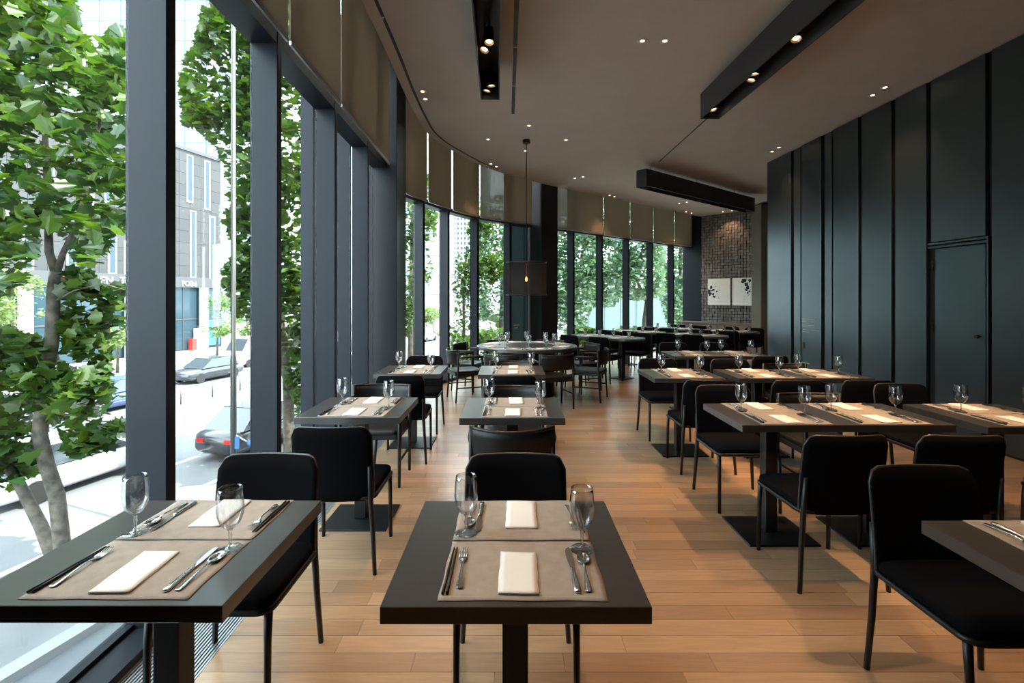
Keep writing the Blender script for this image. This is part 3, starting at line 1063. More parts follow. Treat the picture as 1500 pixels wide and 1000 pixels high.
def long_(x0, yf, phrase):
    LONG.place('dark long table on two pedestals, ' + phrase[0], ((x0 + 0.665) * KT, (yf + 0.31) * KT, 0), 0, 'long pedestal tables')
    TABLES.append((x0 + 0.665, yf, [-0.31, 0.31], phrase[1]))
small(-1.092, 1.2525, ('front one beside the windows', 'front window table'))
small(-1.092, 3.22, ('middle one beside the windows', 'middle window table'))
small(-1.092, 5.05, ('rear one beside the windows', 'rear window table'))
small(0.010, 1.247, ('front one of the centre row', 'front centre table'))
small(0.002, 3.205, ('middle one of the centre row', 'middle centre table'))
small(-0.004, 5.02, ('rear one of the centre row', 'rear centre table'))
small(1.80, 1.08, ('cut off by the frame edge', 'table cut off by the frame'))
long_(1.43, 3.03, ('front one of the three', 'front long table'))
small(3.255, 2.98, ('beside the panelled wall', 'small wall table'))
small(1.745, 4.78, ('aisle end of the second right row', 'small second-row table'))
long_(2.225, 4.78, ('second of the three', 'second long table'))
long_(2.20, 6.60, ('rearmost of the three', 'third long table'))

# ------------------------------------------------------------------ tableware
def wavy_sheet(wd, dp, th, nx, ny, amp, seed):
    r = random.Random(seed)
    ph = [r.uniform(0, 6.28) for _ in range(6)]
    def hgt(x, y):
        h = math.sin(x * 19 + ph[0]) * math.sin(y * 14 + ph[1]) + 0.6 * math.sin(x * 31 + y * 23 + ph[2])
        return amp * (0.8 + 0.5 * h)
    vs, fs = [], []
    for s in (0, 1):
        for i in range(nx + 1):
            for j in range(ny + 1):
                x, y = wd * (i / nx - 0.5), dp * (j / ny - 0.5)
                ex = x + 0.0015 * math.sin(y * 40 + ph[3]) * (abs(i - nx / 2) == nx / 2)
                ey = y + 0.0015 * math.sin(x * 30 + ph[4]) * (abs(j - ny / 2) == ny / 2)
                vs.append((ex, ey, (hgt(x, y) + th) if s == 0 else 0.0002))
    n = (nx + 1) * (ny + 1)
    for i in range(nx):
        for j in range(ny):
            a, b = i * (ny + 1) + j, (i + 1) * (ny + 1) + j
            fs.append((a, b, b + 1, a + 1))
            fs.append((n + a, n + a + 1, n + b + 1, n + b))
    rim = [i * (ny + 1) for i in range(nx + 1)] + [nx * (ny + 1) + j for j in range(1, ny + 1)] + \
          [i * (ny + 1) + ny for i in range(nx - 1, -1, -1)] + [j for j in range(ny - 1, 0, -1)]
    for k in range(len(rim)):
        a, b = rim[k], rim[(k + 1) % len(rim)]
        fs.append((a, n + a, n + b, b))
    return MB().add(vs, fs, True)
MATS = [Proto('placemat', 'placemat', [(None, wavy_sheet(0.446, 0.308, 0.0015, 28, 20, 0.0007, s).mesh('placemat', M['mat']), [])]) for s in range(4)]
MATG = [Proto('placemat', 'placemat', [(None, wavy_sheet(0.42, 0.30, 0.0015, 12, 8, 0.0007, s).mesh('placemat', M['matgrey']), [])]) for s in range(2)]
def napkin_mesh(seed):
    r = random.Random(seed)
    top = wavy_sheet(0.108, 0.212, 0.0016, 6, 12, 0.0008, seed)
    low = wavy_sheet(0.107, 0.210, 0.0016, 6, 12, 0.0006, seed + 9)
    mb = MB()
    lift = r.uniform(0.003, 0.006)
    mb.add([(x + 0.0005, y, z) for x, y, z in low.v], low.f, True)
    mb.add([(x, y, z + 0.0022 + lift * max(0.0, (-y - 0.085)) / 0.02 * 0.5) for x, y, z in top.v], top.f, True)
    return mb.mesh('napkin', M['napkin'])
NAPS = [Proto('paper_napkin', 'napkin', [(None, napkin_mesh(40 + s), [])]) for s in range(3)]

def ribbon(sections, m=6):
    """flat bar along +y: sections (y, half width, z, half thickness)"""
    vs, fs = [], []
    for y, hw, z, ht in sections:
        for k in range(m):
            a = 2 * PI * k / m
            vs.append((hw * math.cos(a), y, z + ht * math.sin(a)))
    n = len(sections)
    for i in range(n - 1):
        for k in range(m):
            k2 = (k + 1) % m
            fs.append((i * m + k, (i + 1) * m + k, (i + 1) * m + k2, i * m + k2))
    fs.append(tuple(range(m)))
    fs.append(tuple(range(n * m - 1, (n - 1) * m - 1, -1)))
    return vs, fs
def handle_sections():
    return [(-0.100, 0.0065, 0.0032, 0.0014), (-0.096, 0.0098, 0.0032, 0.0018), (-0.085, 0.0098, 0.0036, 0.0018), (-0.06, 0.0075, 0.0050, 0.0018),
            (-0.03, 0.0048, 0.0075, 0.0018), (0.0, 0.0036, 0.0095, 0.0018), (0.02, 0.0034, 0.0090, 0.0018)]
def fork_mesh():
    mb = MB()
    mb.add(*ribbon(handle_sections() + [(0.032, 0.0060, 0.0068, 0.0016), (0.042, 0.0115, 0.0048, 0.0014), (0.055, 0.0125, 0.0042, 0.0013)], 8), True)
    for k in range(4):
        x = -0.0103 + 0.00687 * k
        vs, fs = ribbon([(0.053, 0.0022, 0.0042, 0.0012), (0.075, 0.0020, 0.0052, 0.0011), (0.092, 0.0017, 0.0085, 0.0009), (0.100, 0.0008, 0.0110, 0.0006)], 6)
        mb.add([(a + x, b, c) for a, b, c in vs], fs, True)
    return mb.mesh('dinner_fork', M['steel'])
def spoon_mesh():
    mb = MB()
    mb.add(*ribbon(handle_sections() + [(0.034, 0.0045, 0.0070, 0.0017)], 8), True)
    vs, fs = [], []
    nu, nv = 16, 5
    for s in (0, 1):
        for j in range(nv + 1):
            q = j / nv
            for i in range(nu):
                a = 2 * PI * i / nu
                egg = 1 - 0.14 * math.sin(a)
                x, y = 0.0205 * q * math.cos(a) * egg, 0.065 + 0.034 * q * math.sin(a)
                vs.append((x, y, 0.0012 + 0.0085 * q * q - (0 if s == 0 else 0.0011)))
    n = (nv + 1) * nu
    for s in (0, 1):
        for j in range(nv):
            for i in range(nu):
                i2 = (i + 1) % nu
                f = (s * n + j * nu + i, s * n + (j + 1) * nu + i, s * n + (j + 1) * nu + i2, s * n + j * nu + i2)
                fs.append(f if s == 0 else f[::-1])
    for i in range(nu):
        i2 = (i + 1) % nu
        fs.append((nv * nu + i, n + nv * nu + i, n + nv * nu + i2, nv * nu + i2))
    mb.add(vs, fs, True)
    return mb.mesh('soup_spoon', M['steel'])
def knife_parts():
    h = MB()
    h.add(*ribbon([(-0.115, 0.004, 0.0045, 0.0025), (-0.112, 0.0098, 0.0048, 0.0045), (-0.09, 0.0100, 0.005, 0.0048), (-0.05, 0.0085, 0.005, 0.0046),
                   (-0.012, 0.0072, 0.005, 0.0044), (-0.006, 0.0085, 0.005, 0.0048), (0.0, 0.0065, 0.005, 0.0035)], 10), True)
    b = MB()
    prof = [(0.0, -0.005, 0.0055), (0.03, -0.0085, 0.0075), (0.06, -0.0105, 0.0078), (0.09, -0.0105, 0.0072), (0.107, -0.008, 0.0060), (0.118, -0.001, 0.0042)]
    vs = []
    for y, x0, x1 in prof:
        vs += [(x0, y, 0.0038), (x1, y, 0.0036), (x1, y, 0.0058), (x0, y, 0.0044)]
    fs = [(3, 2, 1, 0), (20, 21, 22, 23)]
    for i in range(5):
        for k in range(4):
            fs.append((i * 4 + k, i * 4 + (k + 1) % 4, (i + 1) * 4 + (k + 1) % 4, (i + 1) * 4 + k))
    b.add(vs, fs)
    return [('handle', h.mesh('handle', M['steel']), []), ('blade', b.mesh('blade', M['steel']), [])]
FORK = Proto('dinner_fork', 'fork', [(None, fork_mesh(), [])])
SPOON = Proto('soup_spoon', 'spoon', [(None, spoon_mesh(), [])])
KNIFE = Proto('table_knife', 'knife', knife_parts())
STICK = Proto('chopstick', 'chopstick', [(None, MB().tube([(0, -0.12, 0.0045), (0, 0.0, 0.0042), (0, 0.12, 0.003)], [0.0045, 0.004, 0.0026], 6).mesh('chopstick', M['iron']), [])])
def goblet_parts():
    foot = [(0.0, 0.0), (0.036, 0.0), (0.0375, 0.0012), (0.036, 0.0026), (0.02, 0.0055), (0.008, 0.010), (0.005, 0.016), (0.0, 0.016)]
    stem = [(0.0, 0.0155), (0.005, 0.016), (0.0044, 0.030), (0.0050, 0.040), (0.0062, 0.044), (0.0050, 0.048), (0.0052, 0.056), (0.009, 0.063), (0.0, 0.0632)]
    out_ = [(0.0, 0.0628), (0.009, 0.063), (0.020, 0.071), (0.031, 0.086), (0.0378, 0.107), (0.0396, 0.125), (0.0385, 0.150), (0.0362, 0.175), (0.0345, 0.192)]
    inn = [(0.0333, 0.192), (0.0350, 0.175), (0.0372, 0.150), (0.0383, 0.125), (0.0365, 0.107), (0.0297, 0.088), (0.018, 0.075), (0.0, 0.070)]
    bowl = MB().lathe(out_ + inn, 28)
    return [('bowl', bowl.mesh('bowl', M['glass']), []), ('stem', MB().lathe(stem, 14).mesh('stem', M['glassrim']), []), ('foot', MB().lathe(foot, 28).mesh('foot', M['glassrim']), [])]
GOBLET = Proto('wine_goblet', 'glass', goblet_parts())
tum = MB().lathe([(0.0, 0.0), (0.030, 0.0), (0.032, 0.02), (0.034, 0.118), (0.0328, 0.118), (0.0305, 0.02), (0.0, 0.014)], 20)
TUMBLER = Proto('tumbler', 'glass', [(None, tum.mesh('tumbler', M['glassrim']), [])])
nset = 0
def setting(x, y, rot, phrase, goblet=True, g0='on the set tables'):
    """one cover: phrase says which placemat it is"""
    global nset
    nset += 1
    c, s = math.cos(rot), math.sin(rot)
    rr = random.Random(nset * 13)
    def P(u, v, dz):
        return (x * KT + KT * (u * c - v * s), y * KT + KT * (u * s + v * c), ZTAB + dz)
    j = lambda a: rr.uniform(-a, a)
    MATS[nset % 4].place('taupe linen placemat, ' + phrase, P(0, 0, 0.0002), rot + j(0.006), 'linen placemats', KT)
    NAPS[nset % 3].place('white folded paper napkin on ' + phrase, P(-0.008 + j(0.006), -0.03 + j(0.006), 0.003), rot + j(0.04) + 0.01, 'folded napkins', KT)
    FORK.place('steel fork on ' + phrase, P(-0.178 + j(0.003), -0.006, 0.0028), rot + 0.02 + j(0.02), 'forks', KT)
    a = rot + j(0.02)
    STICK.place('black chopstick next to the fork on ' + phrase, P(-0.202, -0.01, 0.0028), a - 0.01, 'chopsticks', KT)
    STICK.place('black chopstick at the outer edge of ' + phrase, P(-0.2125, -0.012, 0.0028), a - 0.02, 'chopsticks', KT)
    KNIFE.place('steel knife on ' + phrase, P(0.145, -0.012, 0.0026), rot + j(0.02) + 0.01, 'knives', KT)
    SPOON.place('steel spoon on ' + phrase, P(0.178 + j(0.003), -0.022, 0.0026), rot - 0.04 + j(0.02), 'spoons', KT)
    if goblet:
        GOBLET.place('clear stemmed goblet on ' + phrase, P(0.188 + j(0.006), 0.105 + j(0.008), 0.0026), 0, 'stemmed goblets', KT)
for x, yf, offs, ph in TABLES:
    for k, ox in enumerate(offs):
        if len(offs) > 1:
            e = ', aisle end' if k == 0 else ', wall end'
        else:
            e = ''
        dep = 0.652 if len(offs) == 1 else 0.62
        setting(x + ox, yf + 0.178 * dep / 0.652, 0, 'near mat of ' + ph + e)
        setting(x + ox, yf + 0.495 * dep / 0.652, PI, 'far mat of ' + ph + e)

# ------------------------------------------------------------------ round table under the pendant
RX, RY, RR = 0.235, 7.78, 0.795
rt = thing('round_table', 'large dark round table under the drum pendant lamp', 'table', (RX, RY, 0))
put(MB().lathe([(0.0, ZTAB - 0.045), (RR - 0.004, ZTAB - 0.045), (RR, ZTAB - 0.041), (RR, ZTAB - 0.004), (RR - 0.004, ZTAB), (0.0, ZTAB)], 64, smooth=False), 'tabletop', M['table'], rt)
put(MB().lathe([(0.0, 0.0), (0.44, 0.0), (0.44, ZTAB - 0.046), (0.0, ZTAB - 0.046)], 40, smooth=False), 'drum_base', M['iron'], rt)
names8 = ['window-front', 'front', 'aisle-front', 'aisle', 'aisle-back', 'back', 'window-back', 'window']
for k in range(8):
    an = -PI / 2 - PI / 8 + k * PI / 4
    u = Vector((math.cos(an), math.sin(an)))
    an += {0: 0.07, 1: -0.07}.get(k, 0.0)
    u = Vector((math.cos(an), math.sin(an)))
    rot = an + PI / 2
    rr = 1.02 if k in (0, 1) else 1.04
    where = ['front side, nearer the windows', 'front side, nearer the aisle', 'aisle side, nearer us', 'aisle side, farther from us',
             'rear side, nearer the aisle', 'rear side, nearer the windows', 'window side, farther from us', 'window side, nearer us'][k]
    ARMC.place('black armchair at the round table, ' + where, (RX + u.x * rr, RY + u.y * rr, 0), rot, GA)
    c = Vector((RX, RY)) + u * (RR - 0.21)
    side_v = Vector((-u.y, u.x))
    def Q(a, b, dz):
        p = c + side_v * a - u * b
        return (p.x, p.y, ZTAB + dz)
    ph = 'the round table, ' + where
    MATG[k % 2].place('pale linen placemat on ' + ph, Q(0, 0, 0.0004), rot, 'round table placemats', 0.9)
    NAPS[k % 3].place('white napkin on ' + ph, Q(0, -0.02, 0.003), rot, 'round table napkins', 0.9)
    FORK.place('steel fork on ' + ph, Q(-0.14, 0, 0.003), rot, 'round table forks')
    KNIFE.place('steel knife on ' + ph, Q(0.13, 0, 0.003), rot, 'round table knives')
    GOBLET.place('clear stemmed goblet on ' + ph, Q(0.16, 0.17, 0.003), 0, 'round table goblets', 0.97)

# ------------------------------------------------------------------ round-ended tables of the rear area
AX = Vector((-0.687, 0.727)).normalized()
BX = Vector((AX.y, -AX.x))
def stadium(L, W, n=12):
    r = W / 2
    pts = []
    for k in range(n + 1):
        a = -PI / 2 + PI * k / n
        pts.append((L / 2 - r + r * math.cos(a), r * math.sin(a)))
    for k in range(n + 1):
        a = PI / 2 + PI * k / n
        pts.append((-L / 2 + r + r * math.cos(a), r * math.sin(a)))
    return pts
def oval_proto(L):
    parts = [('tabletop', MB().prism(stadium(L, 0.72), ZTAB - 0.04, ZTAB).mesh('tabletop', M['table']), [])]
    for x in (-L * 0.22, L * 0.22):
        parts.append(('post', MB().box(x - 0.045, x + 0.045, -0.045, 0.045, 0.012, ZTAB - 0.04).mesh('post', M['iron']), []))
        parts.append(('base_plate', MB().box(x - 0.16, x + 0.16, -0.17, 0.17, 0.0, 0.012).mesh('base_plate', M['iron']), []))
    return Proto('oval_table', 'table', parts)
OV1, OV2 = oval_proto(1.6), oval_proto(1.28)
T2c = Vector((3.78, 10.03))
T3c = T2c + BX * 1.62
ovals = [(Vector((1.85, 9.55)), OV1, 0.34, 'oval table just behind the round one'), (T2c, OV2, 0.28, 'oval table in the middle of the rear area'),
         (T3c, OV2, 0.28, 'oval table in front of the tall cabinet'), (T2c + AX * 1.36, OV2, 0.28, 'oval table by the curved windows'),
         (T3c + AX * 1.36, OV2, 0.28, 'oval table nearest the last blind')]
arot = math.atan2(AX.y, AX.x)
for ci, (c, pr, dx, ph) in enumerate(ovals):
    pr.place('dark round-ended ' + ph, (c.x, c.y, 0), arot, 'round-ended rear tables')
    for sgn in (-1, 1):
        for e in (-1, 1):
            w_ = ('window end' if e > 0 else 'aisle end') + (', far side' if sgn > 0 else ', near side')
            p = c + AX * (e * dx) + BX * (sgn * 0.50)
            rot = math.atan2(BX.y, BX.x) + (PI / 2 if sgn > 0 else -PI / 2)
            CHAIR.place('black chair at %s, %s' % (ph, w_), (p.x, p.y, 0), rot + random.uniform(-0.05, 0.05), GN)
            q = c + AX * (e * dx) + BX * (sgn * 0.19)
            sv = AX * (-sgn)
            NAPS[ci % 3].place('white napkin on %s, %s' % (ph, w_), (q.x, q.y, ZTAB + 0.0005), rot, 'rear table napkins', 1.2)
            for nm, pr2, off in (('fork', FORK, -0.15), ('knife', KNIFE, 0.14)):
                qq = q + sv * off
                pr2.place('steel %s on %s, %s' % (nm, ph, w_), (qq.x, qq.y, ZTAB + 0.0005), rot, 'rear table ' + nm + 's')
            qq = q + sv * 0.14 - BX * sgn * 0.14
            TUMBLER.place('clear tumbler on %s, %s' % (ph, w_), (qq.x, qq.y, ZTAB), 0, 'tumblers on the rear tables')

# ------------------------------------------------------------------ pendant lamp
PX, PY = 0.225, 7.65
pl = thing('pendant_lamp', 'black gauze drum pendant lamp above the round table', 'lamp', (PX, PY, 0))
put(MB().lathe([(0.0, HC - 0.055), (0.055, HC - 0.055), (0.058, HC - 0.05), (0.058, HC), (0.0, HC)], 24), 'ceiling_canopy', M['iron'], pl)
put(MB().tube([(0, 0, HC - 0.05), (0, 0, 2.075)], 0.008, 8), 'cord', M['iron'], pl)
sh = put(MB().lathe([(0.315, 1.575), (0.315, 2.08)], 48), 'lamp_shade', M['shade'], pl)
rims = MB()
for z in (1.575, 2.08):
    rims.tube([(0.315 * math.cos(a), 0.315 * math.sin(a), z) for a in np.linspace(0, 2 * PI, 49)], 0.006, 6, cap=False)
put(rims, 'rim', M['iron'], sh)
put(MB().lathe([(0.305, 2.07), (0.0, 2.071)], 40), 'top_gauze', M['shade'], sh)
put(MB().tube([(0, 0, 2.075), (0, 0, 1.86)], 0.009, 10), 'stem', M['cordwarm'], pl)
put(MB().lathe([(0.0, 1.785), (0.010, 1.79), (0.016, 1.805), (0.017, 1.82), (0.011, 1.845), (0.009, 1.86), (0.0, 1.862)], 16), 'bulb', M['bulb'], pl)
bl_ = bpy.data.lights.new('bulb_light', 'POINT')
bl_.energy = 3
bl_.color = (1.0, 0.55, 0.22)
bl_.shadow_soft_size = 0.03
link('bulb_light', bl_, pl, (0, 0, 1.74))

# ------------------------------------------------------------------ ceiling slots
def slot_track(name, label, p0, p1, wd, z=HC):
    dv = (p1 - p0).normalized()
    nv = Vector((dv.y, -dv.x)) * wd / 2
    o = put(MB().prism([tuple(p0 - nv), tuple(p0 + nv), tuple(p1 + nv), tuple(p1 - nv)], z - 0.004, z - 0.0005), name, M['slot'])
    return tag(o, label, 'ceiling slot')
slot_track('ceiling_slot', 'thin dark slot in the ceiling between the two hanging light boxes', R(2.845, 5.8).to_2d(), R(2.90, 8.85).to_2d(), 0.022)
tr = thing('ceiling_slot', 'narrow segmented black slot in the ceiling, centre', 'ceiling slot')
p0, p1 = Vector((0.06, 2.2)), Vector((0.012, 6.58))
for k in range(5):
    a, b = p0 + (p1 - p0) * (k / 5), p0 + (p1 - p0) * ((k + 0.97) / 5)
    dv = (b - a).normalized()
    nv = Vector((dv.y, -dv.x)) * 0.02
    put(MB().prism([tuple(a - nv), tuple(a + nv), tuple(b + nv), tuple(b - nv)], HC - 0.004, HC - 0.0005), 'segment', M['slot'], tr)
es = offset(ECS, 0.105)
ea = [p for p in es if 1.0 < p.y < 9.5]
cut = next(i for i, p in enumerate(ea) if p.y > 4.5)
sd2 = thing('ceiling_slot', 'curved black air slot in the ceiling following the windows', 'ceiling slot')
for seg in (ea[:cut], ea[cut - 1:]):
    if seg is not ea[:cut] and len(seg) > 2:
        seg = list(seg)
    q = offset(seg, 0.03)
    n = len(seg)
    if seg[0].y > 2:
        d0 = (seg[1] - seg[0]).normalized() * 0.06
        seg = [seg[0] + d0] + list(seg[1:])
    vs = [(p.x, p.y, HC - 0.003) for p in seg] + [(p.x, p.y, HC - 0.003) for p in q] + [(p.x, p.y, HC - 0.0005) for p in seg] + [(p.x, p.y, HC - 0.0005) for p in q]
    fs = []
    for i in range(n - 1):
        fs += [(i, i + 1, n + i + 1, n + i), (2 * n + i, 3 * n + i, 3 * n + i + 1, 2 * n + i + 1), (i, 2 * n + i, 2 * n + i + 1, i + 1), (n + i, n + i + 1, 3 * n + i + 1, 3 * n + i)]
    put(MB().add(vs, fs), 'segment', M['slot'], sd2)

# ------------------------------------------------------------------ hanging light boxes with spot heads
def spot_lamp(parent, loc, target, watts, angle=58, blend=0.7, soft=0.03, col=(1.0, 0.62, 0.34)):
    l = bpy.data.lights.new('spot_light', 'SPOT')
    l.energy = watts
    l.color = col
    l.spot_size = math.radians(angle)
    l.spot_blend = blend
    l.shadow_soft_size = soft
    o = link('spot_light', l, parent)
    o.location = loc
    dv = Vector(target) - Vector(loc)
    o.rotation_euler = dv.to_track_quat('-Z', 'Y').to_euler()
    return o
body_me = MB().lathe([(0.0, 0.115), (0.036, 0.115), (0.040, 0.105), (0.040, -0.005), (0.044, -0.012), (0.044, -0.022), (0.040, -0.022), (0.036, -0.006), (0.0, -0.004)], 20).mesh('spot_body', M['iron'])
refl_me = MB().lathe([(0.0405, -0.0215), (0.033, -0.010), (0.018, -0.0045)], 20).mesh('reflector', M['reflector'])
lens_me = MB().lathe([(0.0, -0.0060), (0.020, -0.0060), (0.024, -0.0100), (0.0, -0.0110)], 16).mesh('lens', M['lens'])
yoke_me = MB().box(-0.008, 0.008, -0.008, 0.008, 0.11, 0.2).mesh('yoke', M['iron'])
def light_box(label, P, u, L, wd, z0, z1, heads, rods=()):
    """open-bottomed trough from P along u; heads: (along, across, tilt target or None, watts)"""
    ang = math.atan2(u.y, u.x)
    b = thing('light_box', label, 'light fixture', (P.x, P.y, 0), ang, 'hanging light boxes')
    hb = MB()
    t = 0.012
    hb.box(0, L, -wd / 2, -wd / 2 + t, z0, z1).box(0, L, wd / 2 - t, wd / 2, z0, z1).box(0, t, -wd / 2 + t, wd / 2 - t, z0, z1).box(L - t, L, -wd / 2 + t, wd / 2 - t, z0, z1)
    hb.box(t, L - t, -wd / 2 + t, wd / 2 - t, z1 - t, z1)
    put(hb, 'housing', M['boxpaint'], b)
    put(MB().box(t, L - t, -0.018, 0.018, z1 - t - 0.035, z1 - t), 'track', M['slot'], b)
    for a in rods:
        put(MB().tube([(a, 0, z1), (a, 0, HC)], 0.006, 6), 'hanger_rod', M['iron'], b)
    inv = Matrix.Rotation(-ang, 4, 'Z') @ Matrix.Translation((-P.x, -P.y, 0))
    for a, c, target, watts in heads:
        z = z0 + 0.07
        hroot = link('spot_head', body_me, b, (a, c, z))
        tl_ = inv @ Vector(target)
        dv = (tl_ - Vector((a, c, z))).normalized()
        hroot.rotation_euler = (-dv).to_track_quat('Z', 'Y').to_euler()
        link('reflector', refl_me, hroot)
        link('lens', lens_me, hroot)
        put(MB().box(a - 0.008, a + 0.008, c - 0.008, c + 0.008, z + 0.06, z1 - t), 'yoke', M['iron'], b)
        tip = Vector((a, c, z)) + dv * 0.03
        spot_lamp(b, tip, tip + dv, watts)
    return b
WB = 165
uy = (R(0, 1) - R(0, 0)).to_2d().normalized()
P1 = R(-0.095, 1.2).to_2d()
light_box('black light box above the centre row of tables', P1, uy, 3.98, 0.205, 3.63, 3.93,
          [(2.92, -0.01, (-0.1, 3.5, 0.75), WB * 0.6), (3.05, 0.03, (-1.0, 3.6, 0.75), WB * 0.6), (3.76, -0.01, (0.1, 5.2, 0.75), WB * 0.6), (3.88, 0.03, (-0.9, 5.3, 0.75), WB * 0.6),
           (0.6, 0.0, (0.0, 1.5, 0.75), WB * 0.6), (1.0, 0.02, (-0.95, 1.5, 0.75), WB * 0.5)])
P2 = R(2.475, 1.6).to_2d()
light_box('long black light box above the long tables', P2, uy, 4.14, 0.22, 3.63, 3.925,
          [(2.47, 0.0, (2.0, 3.2, 0.75), WB * 1.3), (3.10, 0.02, (2.4, 4.9, 0.75), WB * 1.1), (3.23, -0.02, (1.75, 4.9, 0.75), WB * 1.1), (4.0, 0.02, (3.1, 4.9, 0.75), WB * 1.1), (3.9, -0.02, (2.9, 6.6, 0.75), WB * 1.1),
           (1.2, 0.0, (2.45, 3.3, 0.75), WB * 1.3), (0.3, 0.0, (1.9, 1.5, 0.75), WB * 1.1), (0.8, 0.0, (3.2, 3.2, 0.75), WB * 1.1)])
u3 = Vector((5.79 - 2.46, 11.63 - 8.94)).normalized()
n3_ = Vector((-u3.y, u3.x))
P3 = Vector((2.46, 8.94)) + n3_ * 0.11
light_box('black light box hanging on rods in the rear area', P3, u3, 4.28, 0.22, 3.58, 3.90,
          [(0.35, 0.0, (2.0, 9.3, 0.75), WB * 0.5), (1.25, 0.0, (3.6, 10.0, 0.75), WB * 0.5), (2.3, 0.0, (3.5, 11.0, 0.75), WB * 0.5), (3.1, 0.0, (4.9, 11.0, 0.75), WB * 0.5), (3.95, 0.0, (5.6, 12.2, 0.75), WB * 0.4)],
          rods=(0.3, 1.9, 3.5))

# ------------------------------------------------------------------ recessed downlights
trim_me = MB().lathe([(0.030, HC - 0.001), (0.050, HC - 0.003), (0.052, HC - 0.0005), (0.030, HC - 0.0005)], 24).mesh('trim_ring', M['trimwhite'])
cup_me = MB().lathe([(0.031, HC - 0.0015), (0.026, HC + 0.02), (0.0, HC + 0.021)], 20).mesh('reflector_cup', M['reflector'])
dl_me = MB().lathe([(0.0, HC - 0.0035), (0.020, HC - 0.0025), (0.022, HC - 0.001), (0.0, HC - 0.0008)], 16).mesh('lens', M['lens'])
downs = [(941, 60, 'pair beside the long light box, one nearer the windows'), (974, 60, 'pair beside the long light box, one nearer the wall'),
         (619, 134, 'pair by the curved slot, nearer us'), (623, 145, 'pair by the curved slot, farther from us'), (715, 204, 'single, window side of the pendant canopy'),
         (775, 184, 'single, in front of the pendant canopy'), (829, 205, 'single, wall side of the pendant canopy'), (770, 221, 'single, behind the pendant cord'),
         (719, 240, 'pair at the curve, nearer us'), (727, 244, 'pair at the curve, farther from us'), (842, 261, 'pair above the wide blind, window side'),
         (854, 259, 'pair above the wide blind, room side'), (893, 286, 'pair at the blind edge, first'), (900, 288, 'pair at the blind edge, second'),
         (995, 298, 'pair behind the rear light box, window side'), (1006, 296, 'pair behind the rear light box, room side'), (1005, 310, 'bright pair above the last blind, first'),
         (1013, 312, 'bright pair above the last blind, second'), (1059, 310, 'pair washing the stone tiles, window side'), (1072, 308.5, 'pair washing the stone tiles, cabinet side'),
         (1131, 222, 'pair at the end of the panelled wall, aisle side'), (1141, 216, 'pair at the end of the panelled wall, wall side'),
         (1278, 139.5, 'pair along the panelled wall, aisle side'), (1296.5, 128, 'pair along the panelled wall, wall side')]
for px, py, ph in downs:
    dd = F * (HC - EYE) / (HZ - py)
    x = (px - 750) / F * dd
    t = thing('downlight', 'recessed ceiling downlight, ' + ph, 'downlight', (x, dd, 0), 0, 'recessed downlights')
    link('trim_ring', trim_me, t)
    link('lens', dl_me, t)
    if px in (1059, 1072):
        q = TA + tdir * 0.85
        spot_lamp(t, (0, 0, HC - 0.02), (q.x - x, q.y - dd, 2.2), 16, 90)
    else:
        spot_lamp(t, (0, 0, HC - 0.02), (0, 0, 0), 30, 80)

# ------------------------------------------------------------------ the street outside
GZ = -4.0
RD = Vector((0.2425, 0.9701))              # direction of the road
def S(s, d, z=GZ):
    """s: offset across the road (negative is away from us), d: depth"""
    return Vector((s + 0.25 * d, d, z))
structure(put(MB().prism([(-150, -60), (120, -60), (120, 260), (-150, 260)], GZ - 0.3, GZ), 'ground', M['paving']), 'pale paving around the building')
structure(put(MB().prism(roof_poly, GZ, -0.13), 'wall_plinth', M['wallpaint']), 'lower storey under the dining room')
def band(s0, s1, d0, d1, z0, z1):
    return MB().prism([tuple(S(s0, d0).to_2d()), tuple(S(s1, d0).to_2d()), tuple(S(s1, d1).to_2d()), tuple(S(s0, d1).to_2d())], z0, z1)
road = structure(put(band(-36.5, -9.2, -40, 200, GZ, GZ + 0.02), 'road', M['asphalt']), 'asphalt road along the windows')
for s_ in (-12.6, -15.2, -18.3, -27.5, -30.8, -33.8):
    for k in range(22):
        d0 = -6 + k * 5.0
        put(band(s_ - 0.09, s_ + 0.09, d0, d0 + 3.0, GZ + 0.02, GZ + 0.024), 'lane_marking', M['roadline'], road)
for s_ in (-36.0,):
    put(band(s_ - 0.07, s_ + 0.07, -40, 200, GZ + 0.02, GZ + 0.024), 'edge_line', M['roadline'], road)
structure(put(MB().prism([tuple(S(-9.2, -40).to_2d()), tuple(S(-8.9, -40).to_2d()), tuple(S(-8.9, 200).to_2d()), tuple(S(-9.2, 200).to_2d())], GZ, GZ + 0.15), 'kerb', M['kerb']), 'stone kerb of the near pavement')
structure(put(band(-36.9, -36.5, -40, 200, GZ, GZ + 0.15), 'kerb', M['kerb']), 'stone kerb of the far pavement')

structure(put(band(-8.9, 3.0, -40, 14, GZ, GZ + 0.012), 'pavement', M['paver']), 'pavement below the windows with shade in its colour')
# guard rail on the median
g_ = thing('guard_rail', 'thin steel guard rail on the road median', 'railing')
post = MB().tube([(0, 0, 0), (0, 0, 0.9)], 0.035, 6).mesh('post', M['pole'])
for k in range(24):
    p = S(-23.4, 10 + k * 1.9)
    link('post', post, g_, (p.x, p.y, GZ + 0.02))
for z in (0.35, 0.82):
    put(MB().tube([S(-23.4, 10, GZ + z), S(-23.4, 53.7, GZ + z)], 0.02, 6), 'rail', M['pole'], g_)

